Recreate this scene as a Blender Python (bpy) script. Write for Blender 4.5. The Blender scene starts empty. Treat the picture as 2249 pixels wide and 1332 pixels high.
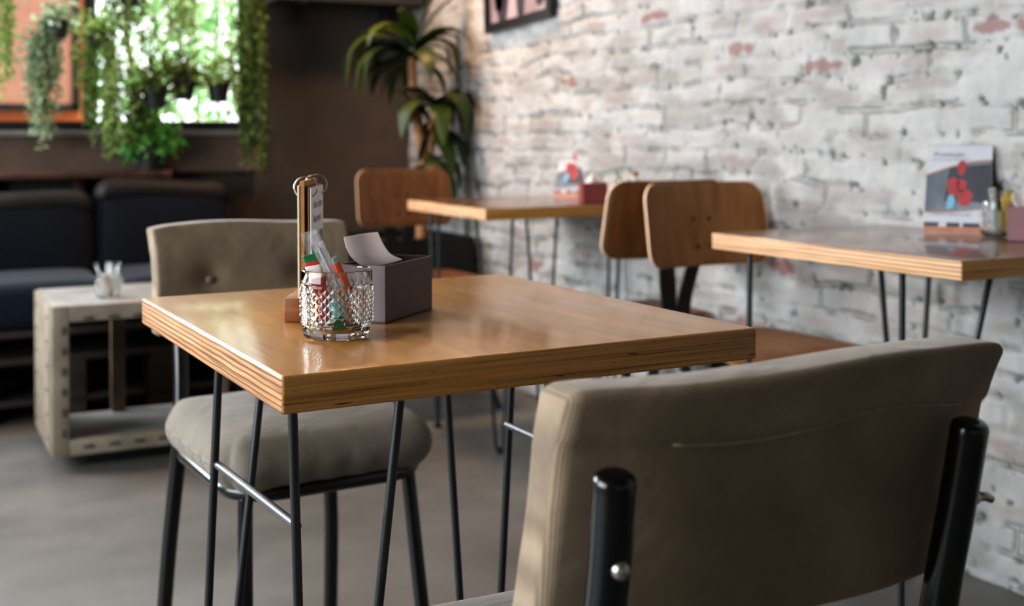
import bpy, bmesh, math, random
import numpy as np
from mathutils import Vector, Matrix, Euler

random.seed(7)
S = bpy.context.scene
COL = S.collection
PI = math.pi

# ------------------------------------------------------------------ camera
F = 2644.7; PITCH = 0.0; ROLL = -0.00544; CAMZ = 0.961; PHI = math.radians(27.0)
CXP, CYP = 1124.5, 296.2       # level camera, view shifted down (verticals stay upright)


def c2r(X, Y, z=0.0):                       # camera-heading frame -> room frame
    return Vector((X * math.cos(PHI) + Y * math.sin(PHI), -X * math.sin(PHI) + Y * math.cos(PHI), z))


_x = c2r(1, 0); _f = c2r(0, 1)
_d = _f * math.cos(PITCH) + Vector((0, 0, -math.sin(PITCH)))
_u = _f * math.sin(PITCH) + Vector((0, 0, math.cos(PITCH)))
RIGHT = _x * math.cos(ROLL) + _u * math.sin(ROLL)
UP = -_x * math.sin(ROLL) + _u * math.cos(ROLL)
EYE = Vector((0, 0, CAMZ))
cam = bpy.data.cameras.new('camera'); camo = bpy.data.objects.new('camera', cam); COL.objects.link(camo)
M = Matrix.Identity(4)
for i in range(3):
    M[i][0] = RIGHT[i]; M[i][1] = UP[i]; M[i][2] = -_d[i]; M[i][3] = EYE[i]
camo.matrix_world = M
cam.sensor_width = 36.0; cam.lens = F / 2249 * 36.0; cam.shift_y = -(666.0 - CYP) / 2249.0; cam.clip_start = 0.05
cam.dof.use_dof = True; cam.dof.focus_distance = 1.2; cam.dof.aperture_fstop = 5.2; cam.dof.aperture_blades = 0
S.camera = camo


def ray(px, py):
    return _d + RIGHT * ((px - CXP) / F) - UP * ((py - CYP) / F)


def on_z(px, py, z):
    r = ray(px, py); return EYE + r * ((z - CAMZ) / r.z)


def on_y(px, py, y):
    r = ray(px, py); return EYE + r * (y / r.y)


def on_x(px, py, x):
    r = ray(px, py); return EYE + r * (x / r.x)


# ------------------------------------------------------------------ materials
def srgb(c):
    return tuple(((v / 255) / 12.92 if v / 255 <= 0.04045 else ((v / 255 + 0.055) / 1.055) ** 2.4) for v in c)


def newmat(name):
    m = bpy.data.materials.new(name); m.use_nodes = True
    nt = m.node_tree; b = nt.nodes['Principled BSDF']
    return m, nt, b


def mat(name, col, rough=0.5, noise=20.0, amt=0.12, bump=0.0, metal=0.0, spec=0.5, stretch=(1, 1, 1), coat=0.0, sheen=0.0, trans=None):
    m, nt, b = newmat(name)
    c = srgb(col)
    tc = nt.nodes.new('ShaderNodeTexCoord'); mp = nt.nodes.new('ShaderNodeMapping'); mp.inputs['Scale'].default_value = stretch
    nt.links.new(tc.outputs['Object'], mp.inputs[0])
    n = nt.nodes.new('ShaderNodeTexNoise'); n.inputs['Scale'].default_value = noise; n.inputs['Detail'].default_value = 4
    nt.links.new(mp.outputs[0], n.inputs['Vector'])
    r = nt.nodes.new('ShaderNodeValToRGB')
    r.color_ramp.elements[0].position = 0.3; r.color_ramp.elements[1].position = 0.7
    r.color_ramp.elements[0].color = (*[v * (1 - amt) for v in c], 1)
    r.color_ramp.elements[1].color = (*[min(1, v * (1 + amt)) for v in c], 1)
    nt.links.new(n.outputs['Fac'], r.inputs[0]); nt.links.new(r.outputs[0], b.inputs['Base Color'])
    b.inputs['Roughness'].default_value = rough; b.inputs['Metallic'].default_value = metal
    b.inputs['Specular IOR Level'].default_value = spec
    b.inputs['Coat Weight'].default_value = coat; b.inputs['Sheen Weight'].default_value = sheen
    if bump:
        bn = nt.nodes.new('ShaderNodeBump'); bn.inputs['Strength'].default_value = bump; bn.inputs['Distance'].default_value = 0.002
        nt.links.new(n.outputs['Fac'], bn.inputs['Height']); nt.links.new(bn.outputs[0], b.inputs['Normal'])
    return m


def ramp_mat(name, stops, scale, stretch, rough=0.4, detail=6, coat=0.0, dist=0.0, bump=0.0, second=None, spec=0.5, plies=0.0):
    """noise stretched along the grain through a colour ramp; SECOND = (scale, stretch, threshold, colour) adds dark flecks"""
    m, nt, b = newmat(name)
    tc = nt.nodes.new('ShaderNodeTexCoord'); mp = nt.nodes.new('ShaderNodeMapping'); mp.inputs['Scale'].default_value = stretch
    nt.links.new(tc.outputs['Object'], mp.inputs[0])
    n = nt.nodes.new('ShaderNodeTexNoise'); n.inputs['Scale'].default_value = scale; n.inputs['Detail'].default_value = detail
    n.inputs['Distortion'].default_value = dist
    nt.links.new(mp.outputs[0], n.inputs['Vector'])
    r = nt.nodes.new('ShaderNodeValToRGB')
    els = r.color_ramp.elements
    while len(els) < len(stops): els.new(0.5)
    for e, (p, c) in zip(els, stops):
        e.position = p; e.color = (*srgb(c), 1)
    nt.links.new(n.outputs['Fac'], r.inputs[0]); out = r.outputs[0]
    if second:
        sc, st, th, c2 = second
        mp2 = nt.nodes.new('ShaderNodeMapping'); mp2.inputs['Scale'].default_value = st
        nt.links.new(tc.outputs['Object'], mp2.inputs[0])
        n2 = nt.nodes.new('ShaderNodeTexNoise'); n2.inputs['Scale'].default_value = sc; n2.inputs['Detail'].default_value = 3
        nt.links.new(mp2.outputs[0], n2.inputs['Vector'])
        mr = nt.nodes.new('ShaderNodeMapRange'); mr.inputs[1].default_value = th; mr.inputs[2].default_value = th + 0.06
        nt.links.new(n2.outputs['Fac'], mr.inputs[0])
        mx = nt.nodes.new('ShaderNodeMix'); mx.data_type = 'RGBA'
        nt.links.new(mr.outputs[0], mx.inputs[0]); nt.links.new(out, mx.inputs[6]); mx.inputs[7].default_value = (*srgb(c2), 1)
        out = mx.outputs[2]
    if plies:
        wv = nt.nodes.new('ShaderNodeTexWave'); wv.bands_direction = 'Z'; wv.inputs['Scale'].default_value = 2 * PI / (20 * plies)
        wv.inputs['Distortion'].default_value = 1.6; wv.inputs['Detail'].default_value = 3; wv.inputs['Detail Scale'].default_value = 0.25
        nt.links.new(tc.outputs['Object'], wv.inputs['Vector'])
        rr = nt.nodes.new('ShaderNodeValToRGB'); rr.color_ramp.elements[0].position = 0.05; rr.color_ramp.elements[1].position = 0.45
        rr.color_ramp.elements[0].color = (*srgb((176, 140, 108)), 1); rr.color_ramp.elements[1].color = (1, 1, 1, 1)
        nt.links.new(wv.outputs['Fac'], rr.inputs[0])
        mm = nt.nodes.new('ShaderNodeMix'); mm.data_type = 'RGBA'; mm.blend_type = 'MULTIPLY'; mm.inputs[0].default_value = 1.0
        nt.links.new(out, mm.inputs[6]); nt.links.new(rr.outputs[0], mm.inputs[7]); out = mm.outputs[2]
    nt.links.new(out, b.inputs['Base Color'])
    b.inputs['Roughness'].default_value = rough; b.inputs['Specular IOR Level'].default_value = spec; b.inputs['Coat Weight'].default_value = coat; b.inputs['Coat Roughness'].default_value = 0.10
    if bump:
        bn = nt.nodes.new('ShaderNodeBump'); bn.inputs['Strength'].default_value = bump; bn.inputs['Distance'].default_value = 0.001
        nt.links.new(n.outputs['Fac'], bn.inputs['Height']); nt.links.new(bn.outputs[0], b.inputs['Normal'])
    return m


def leaf_mat(name, c1, c2, trans=0.35, rough=0.45):
    m, nt, b = newmat(name)
    g = nt.nodes.new('ShaderNodeNewGeometry'); r = nt.nodes.new('ShaderNodeValToRGB')
    r.color_ramp.elements[0].color = (*srgb(c1), 1); r.color_ramp.elements[1].color = (*srgb(c2), 1)
    nt.links.new(g.outputs['Random Per Island'], r.inputs[0]); nt.links.new(r.outputs[0], b.inputs['Base Color'])
    b.inputs['Roughness'].default_value = rough
    t = nt.nodes.new('ShaderNodeBsdfTranslucent'); nt.links.new(r.outputs[0], t.inputs[0])
    mx = nt.nodes.new('ShaderNodeMixShader'); mx.inputs[0].default_value = trans
    nt.links.new(b.outputs[0], mx.inputs[1]); nt.links.new(t.outputs[0], mx.inputs[2])
    nt.links.new(mx.outputs[0], nt.nodes['Material Output'].inputs[0])
    return m


def film_mat(name, tint=(1, 1, 1), gloss=0.25, rough=0.12):
    """clear cellophane / window pane: transparent with a glossy coat by Fresnel"""
    m, nt, b = newmat(name); nt.nodes.remove(b)
    t = nt.nodes.new('ShaderNodeBsdfTransparent'); t.inputs[0].default_value = (*tint, 1)
    g = nt.nodes.new('ShaderNodeBsdfGlossy'); g.inputs['Roughness'].default_value = rough
    n = nt.nodes.new('ShaderNodeTexNoise'); n.inputs['Scale'].default_value = 90
    bn = nt.nodes.new('ShaderNodeBump'); bn.inputs['Strength'].default_value = 0.6 if gloss > 0.1 else 0.0; bn.inputs['Distance'].default_value = 0.002
    nt.links.new(n.outputs['Fac'], bn.inputs['Height']); nt.links.new(bn.outputs[0], g.inputs['Normal'])
    fr = nt.nodes.new('ShaderNodeFresnel'); fr.inputs[0].default_value = 1.45
    ad = nt.nodes.new('ShaderNodeMath'); ad.operation = 'ADD'; ad.inputs[1].default_value = gloss; ad.use_clamp = True
    nt.links.new(fr.outputs[0], ad.inputs[0])
    mx = nt.nodes.new('ShaderNodeMixShader'); nt.links.new(ad.outputs[0], mx.inputs[0])
    nt.links.new(t.outputs[0], mx.inputs[1]); nt.links.new(g.outputs[0], mx.inputs[2])
    nt.links.new(mx.outputs[0], nt.nodes['Material Output'].inputs[0])
    return m


def glass_mat():
    m, nt, b = newmat('pressed_glass')
    b.inputs['Base Color'].default_value = (0.97, 1.0, 0.985, 1); b.inputs['Roughness'].default_value = 0.0
    b.inputs['Transmission Weight'].default_value = 1.0; b.inputs['IOR'].default_value = 1.46
    return m


def fabric_mat(name, col, scale=900.0, dark=0.72):
    """fine corduroy: ribs along the object's vertical/length axis plus broad fading"""
    m, nt, b = newmat(name); c = srgb(col)
    tc = nt.nodes.new('ShaderNodeTexCoord')
    w = nt.nodes.new('ShaderNodeTexWave'); w.inputs['Scale'].default_value = scale / 6.283; w.bands_direction = 'X'
    w.inputs['Distortion'].default_value = 0.6
    nt.links.new(tc.outputs['Object'], w.inputs['Vector'])
    n = nt.nodes.new('ShaderNodeTexNoise'); n.inputs['Scale'].default_value = 11; n.inputs['Detail'].default_value = 5
    nt.links.new(tc.outputs['Object'], n.inputs['Vector'])
    r = nt.nodes.new('ShaderNodeValToRGB'); r.color_ramp.elements[0].position = 0.3; r.color_ramp.elements[1].position = 0.72
    r.color_ramp.elements[0].color = (c[0] * dark, c[1] * dark * 0.97, c[2] * dark * 0.92, 1); r.color_ramp.elements[1].color = (*[v * 1.1 for v in c], 1)
    nt.links.new(n.outputs['Fac'], r.inputs[0])
    mx = nt.nodes.new('ShaderNodeMix'); mx.data_type = 'RGBA'; mx.blend_type = 'MULTIPLY'; mx.inputs[0].default_value = 0.38
    nt.links.new(r.outputs[0], mx.inputs[6]); nt.links.new(w.outputs['Color'], mx.inputs[7]); nt.links.new(mx.outputs[2], b.inputs['Base Color'])
    b.inputs['Roughness'].default_value = 0.9; b.inputs['Sheen Weight'].default_value = 0.2; b.inputs['Sheen Roughness'].default_value = 0.4
    b.inputs['Specular IOR Level'].default_value = 0.15
    bn = nt.nodes.new('ShaderNodeBump'); bn.inputs['Strength'].default_value = 0.35; bn.inputs['Distance'].default_value = 0.0006
    nt.links.new(w.outputs['Fac'], bn.inputs['Height'])
    n3 = nt.nodes.new('ShaderNodeTexNoise'); n3.inputs['Scale'].default_value = 16; n3.inputs['Detail'].default_value = 2; n3.inputs['Distortion'].default_value = 0.8
    nt.links.new(tc.outputs['Object'], n3.inputs['Vector'])
    b3 = nt.nodes.new('ShaderNodeBump'); b3.inputs['Strength'].default_value = 0.45; b3.inputs['Distance'].default_value = 0.008
    nt.links.new(n3.outputs['Fac'], b3.inputs['Height']); nt.links.new(bn.outputs[0], b3.inputs['Normal']); nt.links.new(b3.outputs[0], b.inputs['Normal'])
    return m


MT = {}
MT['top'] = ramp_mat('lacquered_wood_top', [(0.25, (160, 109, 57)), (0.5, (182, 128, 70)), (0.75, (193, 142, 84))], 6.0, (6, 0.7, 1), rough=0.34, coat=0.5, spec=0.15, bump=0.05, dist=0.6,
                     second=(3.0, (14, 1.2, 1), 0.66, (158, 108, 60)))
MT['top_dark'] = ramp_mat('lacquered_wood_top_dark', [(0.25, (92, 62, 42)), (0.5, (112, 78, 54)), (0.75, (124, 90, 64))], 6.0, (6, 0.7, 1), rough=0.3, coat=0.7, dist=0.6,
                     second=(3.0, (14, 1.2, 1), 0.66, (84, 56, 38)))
MT['edge_long'] = ramp_mat('plywood_edge_fine', [(0.26, (104, 68, 30)), (0.42, (158, 112, 54)), (0.62, (176, 128, 66)), (0.8, (194, 148, 84))], 1.0, (5, 5, 420), rough=0.5, coat=0.1, detail=3,
                           second=(1.0, (26, 26, 260), 0.67, (60, 34, 18)))
MT['edge_end'] = ramp_mat('plywood_edge_end', [(0.34, (120, 84, 50)), (0.46, (160, 117, 74)), (0.6, (176, 134, 90)), (0.75, (192, 156, 114))], 1.0, (6, 6, 260), rough=0.5, detail=2, plies=0.0058,
                          second=(1.0, (40, 40, 400), 0.72, (92, 58, 30)))
MT['edge_pale'] = ramp_mat('plywood_edge_pale', [(0.3, (158, 120, 86)), (0.5, (204, 164, 124)), (0.75, (218, 184, 148))], 1.0, (6, 6, 230), rough=0.55, detail=3, plies=0.0075)
MT['chairwood'] = ramp_mat('moulded_oak', [(0.25, (116, 76, 44)), (0.5, (136, 93, 56)), (0.75, (150, 107, 69))], 4.0, (7, 7, 0.8), rough=0.5, spec=0.25, coat=0.0, dist=0.5,
                           second=(3.0, (5, 5, 2.2), 0.72, (96, 58, 30)))
MT['chairwood_dark'] = ramp_mat('moulded_teak', [(0.25, (76, 45, 18)), (0.5, (96, 59, 26)), (0.75, (110, 70, 34))], 5.0, (7, 7, 0.8), rough=0.5, dist=0.5)
MT['plyedge'] = mat('moulded_ply_edge', (206, 172, 140), 0.5, 30, 0.1)
MT['block'] = ramp_mat('oak_block', [(0.3, (104, 54, 22)), (0.55, (126, 70, 32)), (0.8, (146, 90, 46))], 5.0, (2, 14, 14), rough=0.45, dist=0.8)
MT['steel'] = mat('black_steel_rod', (22, 25, 28), 0.38, 40, 0.2, spec=0.6)
MT['bar'] = mat('worn_steel_bar', (74, 76, 80), 0.42, 60, 0.25, metal=0.5)
MT['blacktube'] = mat('black_lacquered_tube', (9, 9, 10), 0.22, 30, 0.2, spec=0.6)
MT['blackflat'] = mat('black_sheet_steel', (13, 15, 18), 0.45, 30, 0.2)
MT['rubber'] = mat('black_rubber', (20, 20, 20), 0.8, 40, 0.2)
MT['bolt'] = mat('zinc_bolt', (170, 165, 155), 0.3, 60, 0.2, metal=0.9)
MT['fabric'] = fabric_mat('grey_corduroy', (148, 131, 112))
MT['fabric2'] = fabric_mat('grey_velveteen', (128, 120, 110), scale=1300, dark=0.86)
MT['hem'] = mat('pale_hem', (150, 136, 116), 0.9, 80, 0.15)
MT['button'] = mat('covered_button', (120, 108, 96), 0.7, 80, 0.15)
MT['navy'] = mat('navy_cloth', (13, 18, 28), 0.85, 60, 0.2, bump=0.2, sheen=0.04, spec=0.2)
MT['blackcloth'] = mat('black_cloth', (17, 17, 19), 0.6, 14, 0.25, bump=0.4, sheen=0.03, spec=0.3)
MT['navyseat'] = mat('blue_seat_cloth', (18, 27, 40), 0.85, 60, 0.2, bump=0.2, sheen=0.06, spec=0.2)
MT['pallet'] = ramp_mat('dark_pallet_wood', [(0.3, (24, 20, 18)), (0.7, (46, 39, 35))], 4.0, (1, 10, 14), rough=0.7)
MT['trunkmetal'] = mat('weathered_riveted_metal', (124, 113, 99), 0.6, 14, 0.22, bump=0.4)
MT['trunktop'] = mat('weathered_zinc_panel', (136, 136, 134), 0.4, 9, 0.2, bump=0.2)
MT['rivet'] = mat('dark_rivet', (78, 68, 62), 0.5, 30, 0.2)
MT['rust'] = mat('rusty_brown_post', (104, 84, 72), 0.6, 12, 0.35)
MT['mauve'] = mat('mauve_card', (68, 49, 51), 0.42, 8, 0.06)
MT['mauve_in'] = mat('mauve_card_inside', (66, 52, 52), 0.7, 8, 0.06)
MT['redbox'] = mat('red_brown_card', (122, 58, 52), 0.5, 8, 0.08)
MT['pinkbox'] = mat('pinkish_card', (150, 112, 116), 0.45, 8, 0.12)
MT['paper'] = leaf_mat('napkin_paper', (238, 231, 230), (240, 234, 233), 0.5, 0.9)
MT['white'] = mat('white_print_paper', (226, 224, 226), 0.6, 40, 0.03)
MT['cardwhite'] = mat('card_paper_white', (186, 186, 192), 0.5, 40, 0.03)
MT['kraft'] = mat('kraft_board', (176, 128, 70), 0.7, 40, 0.12)
MT['gapshade'] = mat('shaded_gap_brown', (74, 54, 34), 0.7, 40, 0.15)  # dark brown standing for shade between the menu boards
MT['cream'] = mat('cream_board_edge', (232, 214, 186), 0.7, 40, 0.06)
MT['ring'] = mat('steel_ring', (190, 186, 178), 0.22, 40, 0.1, metal=1.0)
MT['ink'] = mat('grey_ink', (84, 80, 84), 0.7, 40, 0.1)
MT['inkblue'] = mat('blue_grey_ink', (132, 140, 150), 0.7, 200, 0.3)
MT['photo1'] = ramp_mat('printed_photo', [(0.35, (58, 42, 40)), (0.5, (120, 84, 80)), (0.65, (176, 160, 160))], 60.0, (1, 1, 1), rough=0.6)
MT['cardgrey'] = ramp_mat('card_print_grey', [(0.3, (58, 66, 74)), (0.7, (126, 134, 144))], 9.0, (1, 1, 0.4), rough=0.5)
MT['cardred'] = mat('card_print_red', (158, 50, 56), 0.5, 30, 0.25)
MT['cardblue'] = mat('card_print_blue', (108, 160, 186), 0.5, 30, 0.1)
MT['cardorange'] = mat('card_print_orange', (170, 112, 84), 0.5, 30, 0.15)
MT['carddark'] = mat('card_print_dark', (58, 56, 66), 0.5, 30, 0.2)
MT['cardside'] = mat('card_back_grey', (170, 162, 158), 0.7, 30, 0.05)
MT['glass'] = glass_mat()
MT['film'] = film_mat('cellophane', gloss=0.11, rough=0.10)
MT['pane'] = film_mat('window_glass', gloss=0.0, rough=0.0)
MT['straw'] = mat('black_straw', (14, 14, 15), 0.3, 40, 0.1)
MT['straw2'] = mat('pale_blue_straw', (150, 162, 172), 0.35, 40, 0.1)
MT['p_orange'] = mat('orange_sachet', (220, 92, 52), 0.4, 60, 0.15)
MT['p_teal'] = mat('teal_sachet', (150, 190, 186), 0.4, 60, 0.15)
MT['p_green'] = mat('green_sachet', (30, 98, 56), 0.4, 60, 0.15)
MT['p_white'] = mat('white_sachet', (226, 218, 214), 0.5, 60, 0.04)
MT['p_red'] = mat('red_sachet', (176, 52, 56), 0.4, 60, 0.15)
MT['p_yellow'] = mat('yellow_sachet', (204, 172, 82), 0.4, 60, 0.12)
MT['p_brown'] = mat('brown_sachet', (150, 98, 60), 0.5, 60, 0.12)
MT['leaf_dark'] = leaf_mat('dracaena_leaf', (20, 38, 8), (64, 78, 16), 0.22, 0.5)
MT['leaf_trail'] = leaf_mat('trailing_leaf', (92, 128, 60), (176, 204, 126), 0.45)
MT['leaf_olive'] = leaf_mat('olive_leaf', (44, 64, 24), (112, 136, 62), 0.4)  # olive to dark green leaves
MT['leaf_bright'] = leaf_mat('fern_leaf', (58, 130, 48), (128, 190, 96), 0.45)
MT['leaf_grey'] = leaf_mat('silver_leaf', (104, 130, 92), (190, 208, 178), 0.45)
MT['leaf_out'] = leaf_mat('garden_leaf', (96, 152, 84), (186, 218, 160), 0.5)
MT['bark'] = mat('dracaena_bark', (150, 108, 74), 0.8, 14, 0.25, bump=0.5, stretch=(1, 1, 6))
MT['stem'] = mat('plant_stem', (96, 104, 52), 0.7, 30, 0.2)
MT['pot'] = mat('black_plastic_pot', (20, 22, 24), 0.5, 20, 0.2)
MT['potwhite'] = mat('white_plastic_pot', (214, 212, 206), 0.5, 20, 0.08)
MT['soil'] = mat('dark_soil', (38, 28, 22), 0.95, 60, 0.4, bump=1.0)
MT['wire'] = mat('hanger_wire', (60, 60, 58), 0.4, 20, 0.2, metal=0.6)
MT['frame'] = mat('black_picture_frame', (16, 16, 18), 0.4, 20, 0.2)
MT['print'] = ramp_mat('pale_photo_print', [(0.3, (112, 94, 98)), (0.7, (160, 142, 146))], 6.0, (1, 1, 1), rough=0.5)
MT['printdark'] = mat('dark_figures_on_print', (34, 26, 34), 0.6, 16, 0.3)
MT['winframe'] = mat('black_window_frame', (16, 18, 20), 0.45, 12, 0.2)
MT['ledge'] = mat('grey_stone_ledge', (118, 112, 110), 0.6, 14, 0.15)
MT['litreveal'] = mat('lit_reveal_grey', (124, 128, 132), 0.6, 14, 0.1)  # light on the window reveal, put into the colour
MT['railwood'] = mat('red_brown_rail', (74, 48, 38), 0.6, 14, 0.25)
MT['terracotta'] = mat('terracotta_render', (178, 92, 44), 0.8, 4, 0.1)
MT['pinkboard'] = mat('salmon_board', (180, 128, 106), 0.7, 3, 0.1)
MT['ground'] = mat('pale_paving', (214, 212, 204), 0.9, 2, 0.1)
MT['ceiling'] = mat('dark_ceiling', (70, 66, 62), 0.9, 3, 0.06)
MT['plain'] = mat('plain_plaster', (132, 125, 118), 0.9, 3, 0.06)
MT['shelf'] = mat('dark_grey_shelf', (40, 42, 44), 0.6, 8, 0.15)
MT['planter'] = mat('black_planter', (10, 10, 11), 0.6, 8, 0.2)


# ------------------------------------------------------------------ mesh helpers
def link(name, bm, m, parent=None, smooth=True, loc=None, autos=None):
    me = bpy.data.meshes.new(name); bm.normal_update(); bm.to_mesh(me); bm.free()
    o = bpy.data.objects.new(name, me); COL.objects.link(o)
    for x in (m if isinstance(m, (list, tuple)) else [m]): me.materials.append(MT[x] if isinstance(x, str) else x)
    if smooth:
        me.polygons.foreach_set('use_smooth', [True] * len(me.polygons))
        if autos is not None:
            try: me.set_sharp_from_angle(angle=math.radians(autos))
            except Exception: pass
    if parent is not None: o.parent = parent
    if loc is not None: o.location = loc
    return o


def thing(name, label, cat, loc=(0, 0, 0), rz=0.0, group=None):
    o = bpy.data.objects.new(name, None); COL.objects.link(o); o.empty_display_size = 0.05
    o.location = loc; o.rotation_euler = (0, 0, rz); o['label'] = label; o['category'] = cat
    if group: o['group'] = group
    return o


def tag(o, label, cat, group=None):
    o['label'] = label; o['category'] = cat
    if group: o['group'] = group
    return o


def struct(name, bm, m, **k):
    o = link(name, bm, m, **k); o['kind'] = 'structure'; return o


def BM(): return bmesh.new()


def box(bm, c, s, rz=0.0, bev=0.0, mi=0, seg=2, rot=None):
    r = bmesh.ops.create_cube(bm, size=1.0)
    vs = r['verts']
    bmesh.ops.scale(bm, vec=Vector(s), verts=vs)
    if bev:
        es = list({e for v in vs for e in v.link_edges})
        q = bmesh.ops.bevel(bm, geom=es, offset=bev, segments=seg, affect='EDGES', profile=0.5)
        vs = list({v for f in q['faces'] for v in f.verts} | {v for v in vs if v.is_valid})
    Mx = Matrix.Translation(Vector(c)) @ (rot.to_matrix().to_4x4() if rot is not None else Matrix.Rotation(rz, 4, 'Z'))
    bmesh.ops.transform(bm, matrix=Mx, verts=vs)
    for f in {f for v in vs for f in v.link_faces}: f.material_index = mi
    return vs


def tube(bm, pts, r, seg=10, closed=False, caps=True, mi=0):
    pts = [Vector(p) for p in pts]; n = len(pts)
    rs = r if isinstance(r, (list, tuple)) else [r] * n
    tang = []
    for i in range(n):
        a = pts[i - 1] if (i > 0 or closed) else pts[i]; b = pts[(i + 1) % n] if (i < n - 1 or closed) else pts[i]
        tang.append((b - a).normalized())
    ref = Vector((0, 0, 1)) if abs(tang[0].z) < 0.9 else Vector((1, 0, 0))
    nrm = (ref - tang[0] * ref.dot(tang[0])).normalized()
    rings = []
    for i in range(n):
        nrm = (nrm - tang[i] * nrm.dot(tang[i])).normalized(); bi = tang[i].cross(nrm)
        rings.append([bm.verts.new(pts[i] + (nrm * math.cos(2 * PI * k / seg) + bi * math.sin(2 * PI * k / seg)) * rs[i]) for k in range(seg)])
    for i in range(n if closed else n - 1):
        A, B = rings[i], rings[(i + 1) % n]
        for k in range(seg):
            f = bm.faces.new((A[k], A[(k + 1) % seg], B[(k + 1) % seg], B[k])); f.material_index = mi
    if caps and not closed:
        bm.faces.new(rings[0][::-1]).material_index = mi; bm.faces.new(rings[-1]).material_index = mi


def smooth_path(pts, n=6):
    """Catmull-Rom through pts"""
    P = [Vector(p) for p in pts]; out = []
    for i in range(len(P) - 1):
        p0 = P[max(i - 1, 0)]; p1 = P[i]; p2 = P[i + 1]; p3 = P[min(i + 2, len(P) - 1)]
        for k in range(n):
            t = k / n
            out.append(0.5 * ((2 * p1) + (-p0 + p2) * t + (2 * p0 - 5 * p1 + 4 * p2 - p3) * t * t + (-p0 + 3 * p1 - 3 * p2 + p3) * t ** 3))
    out.append(P[-1]); return out


def lathe(bm, prof, seg=24, c=(0, 0, 0), mi=0, closed=False):
    rings = []
    for (r, z) in prof:
        if r < 1e-6: rings.append([bm.verts.new((c[0], c[1], c[2] + z))])
        else: rings.append([bm.verts.new((c[0] + r * math.cos(2 * PI * k / seg), c[1] + r * math.sin(2 * PI * k / seg), c[2] + z)) for k in range(seg)])
    prs = list(zip(rings, rings[1:])) + ([(rings[-1], rings[0])] if closed else [])
    for A, B in prs:
        for k in range(seg):
            a0, a1 = A[k % len(A)], A[(k + 1) % len(A)]; b0, b1 = B[k % len(B)], B[(k + 1) % len(B)]
            vs = [a0]
            for v in (a1, b1, b0):
                if v not in vs: vs.append(v)
            if len(vs) > 2: bm.faces.new(vs).material_index = mi


def rbox(bm, size, r, n=(6, 6, 6), fn=None, flat=None, rc=None):
    """box with rounded edges on a dense grid. FLAT='y': panel whose outline in the x-z plane has corner radius rc (edges rounded by r)"""
    h = [s / 2 for s in size]

    def coords(a):
        H = h[a]; R = min(rc if (rc and flat != 'xyz'[a]) else r, H * 0.999)
        inner = [(-H + R) + (2 * (H - R)) * k / n[a] for k in range(n[a] + 1)]
        e = [0.0, 0.25, 0.5, 0.75]
        return [-H + R * (1 - math.cos(0)) + R * q for q in e] + inner + [H - R + R * (1 - q) for q in e[::-1]]
    cs = [coords(a) for a in range(3)]; N = [len(c) - 1 for c in cs]
    V = {}

    def vert(i, j, k):
        key = (i, j, k)
        if key not in V:
            p = [cs[0][i], cs[1][j], cs[2][k]]
            if flat is not None:
                fa = 'xyz'.index(flat); oa = [a for a in range(3) if a != fa]
                d = []
                for a in oa:
                    c = max(-h[a] + rc, min(h[a] - rc, p[a])); d.append(p[a] - c)
                if abs(d[0]) > 1e-9 and abs(d[1]) > 1e-9:
                    L = math.hypot(*d); m = max(abs(d[0]), abs(d[1]))
                    for a, dd in zip(oa, d): p[a] = p[a] - dd + dd / L * m
                # round the rim: distance to the outline
                ed = min(h[oa[0]] - abs(cs[oa[0]][(i, j, k)[oa[0]]]), h[oa[1]] - abs(cs[oa[1]][(i, j, k)[oa[1]]]))
                if ed < r:
                    t = 1 - ed / r
                    p[fa] *= (1 - (1 - math.sqrt(max(0, 1 - 0.75 * t * t))) )
            else:
                q = [max(-h[a] + r, min(h[a] - r, p[a])) for a in range(3)]
                d = Vector([p[a] - q[a] for a in range(3)])
                if d.length > 1e-9:
                    d = d.normalized() * r; p = [q[a] + d[a] for a in range(3)]
            p = Vector(p)
            if fn: p = Vector(fn(p))
            V[key] = bm.verts.new(p)
        return V[key]
    for a in range(3):
        b, c = (a + 1) % 3, (a + 2) % 3
        for side in (0, N[a]):
            for i in range(N[b]):
                for j in range(N[c]):
                    q = []
                    for (ii, jj) in ((i, j), (i + 1, j), (i + 1, j + 1), (i, j + 1)):
                        key = [0, 0, 0]; key[a] = side; key[b] = ii; key[c] = jj; q.append(vert(*key))
                    if side == 0: q = q[::-1]
                    try: bm.faces.new(q)
                    except ValueError: pass


def quad_strip(bm, A, B, mi=0):
    a = [bm.verts.new(p) for p in A]; b = [bm.verts.new(p) for p in B]
    for i in range(len(A) - 1): bm.faces.new((a[i], a[i + 1], b[i + 1], b[i])).material_index = mi


def poly_prism(bm, pts, axis_vec, mi=0):
    """extrude a planar polygon (list of 3-D points) along axis_vec"""
    a = [bm.verts.new(p) for p in pts]; b = [bm.verts.new(Vector(p) + Vector(axis_vec)) for p in pts]; n = len(pts)
    bm.faces.new(a[::-1]).material_index = mi; bm.faces.new(b).material_index = mi
    for i in range(n): bm.faces.new((a[i], a[(i + 1) % n], b[(i + 1) % n], b[i])).material_index = mi


def text_mesh(name, body, size, m, parent, mat4, align='LEFT'):
    cu = bpy.data.curves.new(name, 'FONT'); cu.body = body; cu.size = size; cu.align_x = align; cu.extrude = 0.0
    t = bpy.data.objects.new(name, cu); COL.objects.link(t)
    dg = bpy.context.evaluated_depsgraph_get(); dg.update()
    me = bpy.data.meshes.new_from_object(t.evaluated_get(dg))
    bpy.data.objects.remove(t)
    me.name = name; me.materials.clear(); me.materials.append(MT[m])
    o = bpy.data.objects.new(name, me); COL.objects.link(o); o.parent = parent; o.matrix_local = mat4
    return o


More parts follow.
